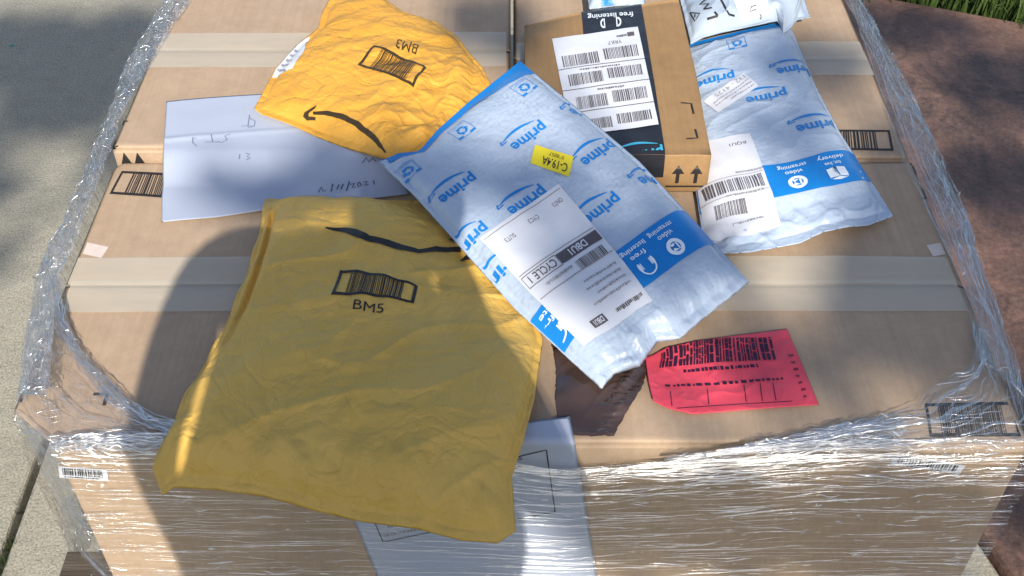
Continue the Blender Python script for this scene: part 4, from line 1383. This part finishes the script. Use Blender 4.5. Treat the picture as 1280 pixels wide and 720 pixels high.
def folds(P, count, seed, along, lens, rad, upick=None, wander=.05, lift=.0015, vpick=None):
    """thin raised folds in the film that follow one direction of a film sheet; they catch the light as streaks"""
    r = random.Random(seed); g = Grid(P); verts, faces = [], []
    du = np.gradient(P, axis=1); dv = np.gradient(P, axis=0)
    nn = np.cross(du, dv); nn /= np.linalg.norm(nn, axis=-1, keepdims=True) + 1e-12
    cpt = CAM - P
    nn *= np.sign((nn * cpt).sum(-1, keepdims=True))
    g.Nn = nn
    L = g.Lu if along == 'u' else g.Lv
    for i in range(count):
        ln = min(.9 * L, r.lognormvariate(math.log(lens), .7)); k = max(4, int(ln / .0045))
        s0 = r.uniform(-.02, 1); c0 = upick(r) if upick else r.random()
        if vpick: s0 = vpick(r)
        t = np.linspace(0, 1, k + 1); s1 = np.clip(s0 + t * ln / L, 0, 1)
        ph, fq = r.uniform(0, 6), r.uniform(2, 7)
        c1 = np.clip(c0 + wander * (t - .5) * r.uniform(-1, 1) + .25 * wander * np.sin(ph + fq * t) * r.random(), 0, 1)
        u, v = (s1, c1) if along == 'u' else (c1, s1)
        C = g.at(u, v, 0) ; Nv = g._s(nn, u, v)
        T = np.gradient(C, axis=0); S = np.cross(Nv, T); S /= np.linalg.norm(S, axis=1, keepdims=True) + 1e-12
        R0 = rad * r.lognormvariate(0, .45)
        w = R0 * (np.sin(np.pi * np.clip(t, .02, .98)) ** .5) * (.55 + .9 * np.abs(pnoise(s1 * L * 90, np.full_like(t, i * 1.7), seed)) * 2)
        C = C + Nv * (lift * r.random())[..., None] if False else C + Nv * lift * r.random()
        b = len(verts)
        tilt = .5 * pnoise(s1 * L * 160, np.full_like(t, i * 2.3 + 9), seed)
        for p, n_, s_, ww, tl in zip(C, Nv, S, w, tilt):
            for a in (0, 45, 90, 135, 180):
                aa = R(a) + tl * math.sin(R(a))
                verts.append(p + s_ * ww * math.cos(aa) + n_ * ww * math.sin(aa))
        for q in range(k):
            for a in range(4):
                x = b + q * 5 + a
                faces.append((x, x + 1, x + 6, x + 5))
    o = mesh_from('film_folds', verts, faces, M['film_fold'], film, True)
    o['kind'] = 'stuff'
    return o

def film_front():
    nu, nv = 420, 150
    U, V = np.meshgrid(np.linspace(0, 1, nu), np.linspace(0, 1, nv) ** 1.15)
    X = -.592 + U * 1.212
    ztop = np.interp(X, [-.55, -.42, -.2, -.02, .07, .15, .25, .36, .62], [.006, .006, .002, -.016, -.030, -.022, -.010, .004, .010]) + .004 * pnoise(X * 9, X * 0, 3)
    zt = TOP + ztop; zb = .12
    Z = zt + (zb - zt) * V
    Y = -.0085 + .0012 * fbm(X * 3, Z * 30, 7, 3)
    roll = np.exp(-((Z - zt) / .014) ** 2)
    Y -= .004 * roll + .003 * roll * fbm(X * 10, Z * 90, 17, 3)
    Y += np.where(zt > TOP, .012 * sstep(TOP - .006, TOP + .006, Z), 0)
    L = 1 + 5.0 * roll * (.6 + 1.2 * pnoise(X * 14, Z * 70, 5)) + .8 * pnoise(X * 2.2, Z * 30, 9)
    Y += .85 * np.clip(-.536 - X, 0, 1)
    P = np.stack([X, Y, Z], -1)
    grid_mesh('front_wrap', P, M['film'], film, layers=np.clip(L, .1, 9))
    folds(P, 520, 5, 'u', .05, .0006, lambda r: r.random() ** 1.2, .02, .001)
    folds(P, 520, 9, 'u', .08, .00032, lambda r: r.random(), .015, .0008)
    folds(P, 900, 8, 'u', .008, .0006, lambda r: r.random() ** 1.4, .01, .001)
    folds(P, 340, 6, 'u', .018, .0009, lambda r: abs(r.gauss(0, .06)), .03, .003)
    folds(P, 260, 7, 'u', .05, .0010, lambda r: abs(r.gauss(0, .16)), .03, .002, lambda r: r.gauss(.68, .12))
film_front()

def strip(name, inner, outer, hi, ho, n=300, m=26, amp=.006, dens=2.0, crest=.008, seed=1, fx=60, mat='film_edge', down=None, fold=None, taper=False):
    """film between two measured lines; hi/ho: heights of the inner and outer line above the box tops"""
    a = resample([np.r_[on_plane(*p, TOP + hi)] for p in inner], n)
    b = resample([np.r_[on_plane(*p, TOP + ho)] for p in outer], n)
    t = np.linspace(0, 1, m)[None, :, None]
    if taper:       # the sheet narrows to a point at its far end
        t = 1 - (1 - t) * np.sqrt(np.clip((1 - np.linspace(0, 1, n)) / .35, 0.0, 1))[:, None, None]
    P = a[:, None] * (1 - t) + b[:, None] * t
    tt = np.linspace(0, 1, m)[None, :]; ss = np.linspace(0, 1, n)[:, None]
    X, Y = P[..., 0], P[..., 1]
    if taper: crest = crest * np.clip((1 - np.linspace(0, 1, n)) / .35, 0, 1)[:, None]; amp = amp * np.clip((1 - np.linspace(0, 1, n)) / .35, .1, 1)[:, None]
    w = amp * (fbm(X * fx, Y * fx * .35, seed, 4) + .8 * (ridge(X * fx * .7, Y * fx * .4, seed + 5, 1.5) - .3))
    P[..., 2] += crest * np.sin(np.pi * tt) ** .7 + np.maximum(w, -.5 * crest * np.sin(np.pi * tt))
    P[..., 0] += .5 * amp * fbm(X * fx * .8, Y * fx * .6, seed + 9, 3) * np.sin(np.pi * tt)
    L = dens * (.7 + 1.3 * fbm(X * 30, Y * 12, seed + 3, 3))
    if down is not None:
        k = 12
        Q = np.repeat(P[:, -1:], k, 1).copy()
        f = np.linspace(0, 1, k + 1)[1:]
        Q[..., 2] = P[:, -1:, 2] * (1 - f) + .12 * f
        Q[..., 0] = P[:, -1:, 0] * (1 - sstep(0, .35, f)) + down * sstep(0, .35, f) + .004 * fbm(Q[..., 1] * 8, Q[..., 2] * 30, seed + 2, 3)
        P = np.concatenate([P, Q], 1)
        L = np.concatenate([L, np.repeat(L[:, -1:] * .4, k, 1)], 1)
    if fold: folds(P[:, :m], fold[0], seed + 7, 'v', fold[1], fold[2], None, fold[3], .004)
    return grid_mesh(name, P, M[mat], film, layers=np.clip(L, .15, 9))

# left rope, right rope, corner webs
left_out = [(212, -14), (203, 6), (180, 45), (158, 78), (150, 105), (141, 132), (123, 172), (110, 208), (94, 242), (78, 284), (58, 314), (44, 352), (38, 400), (29, 450), (22, 503)]
left_in = [(250, -14), (238, 4), (218, 30), (192, 75), (172, 110), (152, 145), (138, 186), (128, 216), (110, 260), (92, 310), (74, 345), (68, 390), (66, 430), (62, 470), (58, 500)]
strip('edge_wrap', left_in, left_out, .026, .0, 420, 30, .005, 1.2, .012, 11, 50, down=-.622, fold=(440, .018, .0009, .35))
strip('edge_wrap', [(x - 3, y) for x, y in left_in], [(x + 6, y) for x, y in left_out], .020, .008, 420, 22, .006, .9, .010, 31, 60)
strip('corner_wrap', [(78, 345), (84, 400), (104, 440), (132, 472), (160, 500), (192, 521), (240, 534), (312, 543)],
      [(42, 372), (34, 420), (26, 470), (22, 503), (40, 530), (62, 560), (180, 562), (312, 560)], .006, .003, 300, 60, .0015, 1.0, .003, 41, 26, 'film_web', fold=(230, .03, .0007, .2))
strip('corner_wrap', [(72, 345), (80, 402), (104, 443), (132, 475), (160, 503), (192, 523), (240, 536), (312, 545)],
      [(66, 350), (70, 406), (92, 448), (118, 482), (146, 512), (184, 534), (236, 548), (312, 556)], .010, .008, 300, 16, .003, 1.4, .004, 45, 50, fold=(160, .03, .0010, .5))
strip('corner_wrap', [(60, 545), (120, 545), (200, 544), (320, 546)], [(64, 564), (120, 566), (200, 565), (320, 566)], .010, -.004, 200, 20, .003, 1.5, .004, 47, 50, fold=(160, .02, .0009, .4))
right_in = [(1050, -16), (1062, 4), (1085, 70), (1105, 135), (1126, 200), (1150, 240), (1172, 290), (1195, 345), (1212, 400), (1219, 450)]
right_out = [(1066, -16), (1076, 4), (1108, 60), (1148, 138), (1182, 212), (1206, 270), (1224, 330), (1246, 390), (1266, 450), (1280, 505)]
strip('edge_wrap', right_in, right_out, .006, -.004, 420, 44, .002, .6, .006, 51, 30, 'film_web', down=.640, fold=(120, .07, .0008, .15))
rope_in = [(1044, -16), (1058, 4), (1090, 60), (1112, 125), (1142, 178), (1172, 236), (1190, 300), (1208, 360), (1222, 410), (1226, 455)]
strip('edge_wrap', rope_in, [(x + 2, y) for x, y in right_out], .010, .002, 420, 24, .003, .55, .010, 61, 40, fold=(180, .04, .0009, .4))
strip('corner_wrap', [(1214, 400), (1219, 440), (1208, 462), (1160, 486), (1150, 508), (1080, 528), (1000, 546), (880, 566)],
      [(1268, 440), (1280, 490), (1287, 530), (1288, 548), (1260, 556), (1180, 560), (1060, 564), (880, 567)], .008, .004, 320, 70, .003, 1.2, .006, 71, 24, 'film_web', fold=(150, .06, .0008, .3), taper=True)
strip('corner_wrap', [(1120, 515), (1060, 530), (990, 546), (930, 556), (830, 571)], [(1140, 556), (1060, 560), (990, 566), (930, 570), (830, 573)], .010, -.006, 260, 24, .003, 1.6, .006, 75, 40, fold=(240, .02, .0010, .5), taper=True)

def back_line(y, z):
    return [tuple(float(q) for q in project(np.array([x, y + .006 * math.sin(x * 9), TOP + z]))) for x in np.linspace(-.60, .60, 9)]
strip('edge_wrap', back_line(1.06, .024), back_line(1.10, .004), .024, .004, 380, 26, .004, 1.0, .010, 81, 45, fold=(240, .03, .0009, .35))

def film_tail():
    # loose end lying on the concrete beside the pallet
    nu, nv = 70, 70
    U, V = np.meshgrid(np.linspace(0, 1, nu), np.linspace(0, 1, nv))
    a = [on_plane(*p, .03) for p in ((72, 625), (108, 628), (122, 690), (84, 705))]
    P = (1 - V[..., None]) * ((1 - U[..., None]) * a[0] + U[..., None] * a[1]) + V[..., None] * ((1 - U[..., None]) * a[3] + U[..., None] * a[2])
    w = .03 * (fbm(U * 4, V * 4, 3) + .3) + .014 * (facet(U * 6, V * 6, 8) + .3)
    P[..., 2] = .012 + np.clip(w + .06 * U ** 2, 0, 1)
    grid_mesh('loose_tail', P, M['film_edge'], film, layers=np.full(nu * nv, .5))
film_tail()

# ================================================================== WHO AND WHAT CASTS THE SHADE (behind the camera)
def back_to_sun(p, z):
    """follow the sun's ray back from point p to height z"""
    t = (z - p[2]) / SUN_DIR.z
    return Vector(p) + SUN_DIR * t

def person():
    px, py = -.15, -1.02
    J = {}
    def j(n, x, y, z, rx, ry=None): J[n] = ((px + x, py + y, z), (rx, ry or rx))
    j('pelvis', .01, 0, .95, .27, .27)
    j('waist', .01, -.03, 1.10, .28, .26); j('chest', .03, .03, 1.28, .175, .16); j('upper', .0, .07, 1.42, .13, .085)
    j('neck', .06, .06, 1.49, .055); j('chin', .09, .05, 1.54, .066); j('head', .105, .03, 1.61, .086, .095); j('crown', .11, .01, 1.67, .066)
    for s, n in ((-1, 'l'), (1, 'r')):
        j(n + 'hip', s * .10, 0, .88, .095); j(n + 'knee', s * .11, .02, .50, .062); j(n + 'ank', s * .11, -.01, .09, .042); j(n + 'toe', s * .13, .17, .035, .038)
        j(n + 'sh', s * .18, .06, 1.49 if s < 0 else 1.37, .058)
    j('lel', -.205, .06, 1.17, .038); j('lwr', -.20, .12, .95, .032); j('lpalm', -.195, .14, .88, .030)
    j('rel', .28, .06, 1.12, .05); j('rwr', .165, .14, 1.36, .033); j('rpalm', .15, .14, 1.44, .029)
    E = [('pelvis', 'waist'), ('waist', 'chest'), ('chest', 'upper'), ('upper', 'neck'), ('neck', 'chin'), ('chin', 'head'), ('head', 'crown')]
    for n in 'lr':
        E += [('pelvis', n + 'hip'), (n + 'hip', n + 'knee'), (n + 'knee', n + 'ank'), (n + 'ank', n + 'toe'), ('upper', n + 'sh'), (n + 'sh', n + 'el'), (n + 'el', n + 'wr'), (n + 'wr', n + 'palm')]
    # five fingers on each hand
    for n, dirs in (('l', (Vector((.05, .12, -1)), Vector((0, 1, .1)))), ('r', (Vector((-.1, .2, 1)), Vector((-.4, .9, 0))))):
        base = Vector(J[n + 'palm'][0]) - Vector((px, py, 0))
        f, sd = dirs[0].normalized(), dirs[1].normalized()
        for i, ln in enumerate((.055, .075, .08, .074, .06)):
            k = f'{n}f{i}'
            b = base + sd * ((i - 2.2) * .019) + f * (.012 if i else -.01)
            m = b + f * ln * .55 + (sd * -.02 if i == 0 else Vector((0, 0, 0)))
            e = m + f * ln * .4 + Vector((.0, -.012, -.006))
            j(k + 'a', *b, .0095); j(k + 'b', *m, .0085); j(k + 'c', *e, .0075)
            E += [(n + 'palm', k + 'a'), (k + 'a', k + 'b'), (k + 'b', k + 'c')]
    names = list(J)
    me = bpy.data.meshes.new('person')
    me.from_pydata([J[n][0] for n in names], [(names.index(a), names.index(b)) for a, b in E], [])
    o = link('person', me, M['shirt'])
    o.modifiers.new('skin', 'SKIN')
    for i, n in enumerate(names):
        me.skin_vertices[0].data[i].radius = J[n][1]
        me.skin_vertices[0].data[i].use_root = (n == 'pelvis')
    sb = o.modifiers.new('smooth', 'SUBSURF'); sb.levels = 1; sb.render_levels = 2
    tag(o, 'person in dark clothes standing before the pallet with one hand raised', 'person')
person()

def tree(name, base, clumps, label, seed, leaf=.055):
    r = random.Random(seed)
    r0 = root(name, base, label, 'tree', 'trees beside the patio')
    bm = bmesh.new()
    def limb(a, b, ra, rb, n=7):
        a, b = Vector(a), Vector(b); dz = (b - a).normalized()
        sx = dz.orthogonal().normalized(); sy = dz.cross(sx)
        rings = []
        for k in range(5):
            t = k / 4; c = a.lerp(b, t) + Vector((r.uniform(-1, 1), r.uniform(-1, 1), 0)) * .04 * math.sin(math.pi * t)
            rad = ra + (rb - ra) * t
            rings.append([bm.verts.new(c + sx * rad * math.cos(2 * math.pi * i / n) + sy * rad * math.sin(2 * math.pi * i / n)) for i in range(n)])
        for p, q in zip(rings, rings[1:]):
            for i in range(n):
                bm.faces.new((p[i], p[(i + 1) % n], q[(i + 1) % n], q[i]))
    mid = Vector(base) + Vector((0, 0, min(c[2] for c, *_ in clumps) * .7))
    limb(base, mid, .13, .09)
    for c, rad, cnt in clumps:
        limb(mid, c, .05, .012)
    from_bm('trunk', bm, M['bark'], r0, True)
    verts, faces = [], []
    for c, rad, cnt in clumps:
        for i in range(cnt):
            v = Vector((r.gauss(0, 1), r.gauss(0, 1), r.gauss(0, 1))).normalized() * (r.random() ** .45)
            p = Vector(c) + Vector((v.x * rad[0], v.y * rad[1], v.z * rad[2]))
            d1 = Vector((r.uniform(-1, 1), r.uniform(-1, 1), r.uniform(-1, 1))).normalized(); d2 = d1.orthogonal().normalized()
            l = leaf * r.uniform(.7, 1.3); w = l * .45; k = len(verts)
            verts += [p - d1 * l, p + d2 * w, p + d1 * l, p - d2 * w]
            faces.append((k, k + 1, k + 2, k + 3))
    mesh_from('crown', verts, faces, M['leaf'], r0)

def cl(x, y, sx, sy, dens, z=5.6, z0=TOP):
    """leaf clump whose shade falls round (x, y) on the level z0; dens = leaf layers the light meets"""
    c = back_to_sun((x, y, z0), z)
    rz = sy * .5 * math.tan(SUN_EL); ry = sy * .5
    cnt = max(8, int(dens * math.pi * sx * sy / .0017))
    return (tuple(c), (sx, ry, rz), cnt)
tree('shade_tree', (2.9, -8.0, 0), [
    cl(.57, .26, .15, .24, 5.0), cl(.63, .52, .13, .18, 3.0), cl(.36, .14, .12, .12, .7), cl(.15, .34, .16, .12, 1.9), cl(-.04, .50, .16, .10, 1.3),
    cl(.42, .62, .10, .12, .35), cl(.52, -.24, .16, .24, 5.5), cl(.24, -.20, .18, .24, 1.7), cl(.76, .05, .14, .3, 3.0), cl(-.04, .92, .09, .16, 2.0), cl(.50, .80, .12, .12, 1.2), cl(-.22, .50, .16, .13, 2.0), cl(-.37, .45, .09, .10, 1.0),
    cl(1.0, .45, .16, .25, 2.0, 5.2, 0), cl(1.05, 1.1, .12, .2, 2.2, 5.2, 0), cl(1.35, 1.5, .3, .25, 2.4, 5.4, 0), cl(1.6, .8, .3, .3, 1.8, 5.0, 0), cl(.95, 1.75, .25, .12, 2.4, 5.2, 0)],
    'leafy tree shading the stone patio', 11)
tree('shade_tree', (-2.9, -8.5, 0), [
    cl(-1.08, 1.42, .15, .22, 3.6, 6.4, 0), cl(-1.1, 1.6, .26, .35, 1.3, 6.8, 0), cl(-1.20, 1.10, .13, .16, 3.2, 6.4, 0), cl(-.95, 1.80, .16, .10, 2.0, 6.4, 0), cl(-1.3, 1.75, .2, .12, 2.0, 6.4, 0), cl(-.88, 1.20, .07, .16, 1.4, 6.4, 0), cl(-1.05, .85, .08, .06, 1.4, 6.4, 0)],
    'leafy tree shading the concrete pavement', 12)
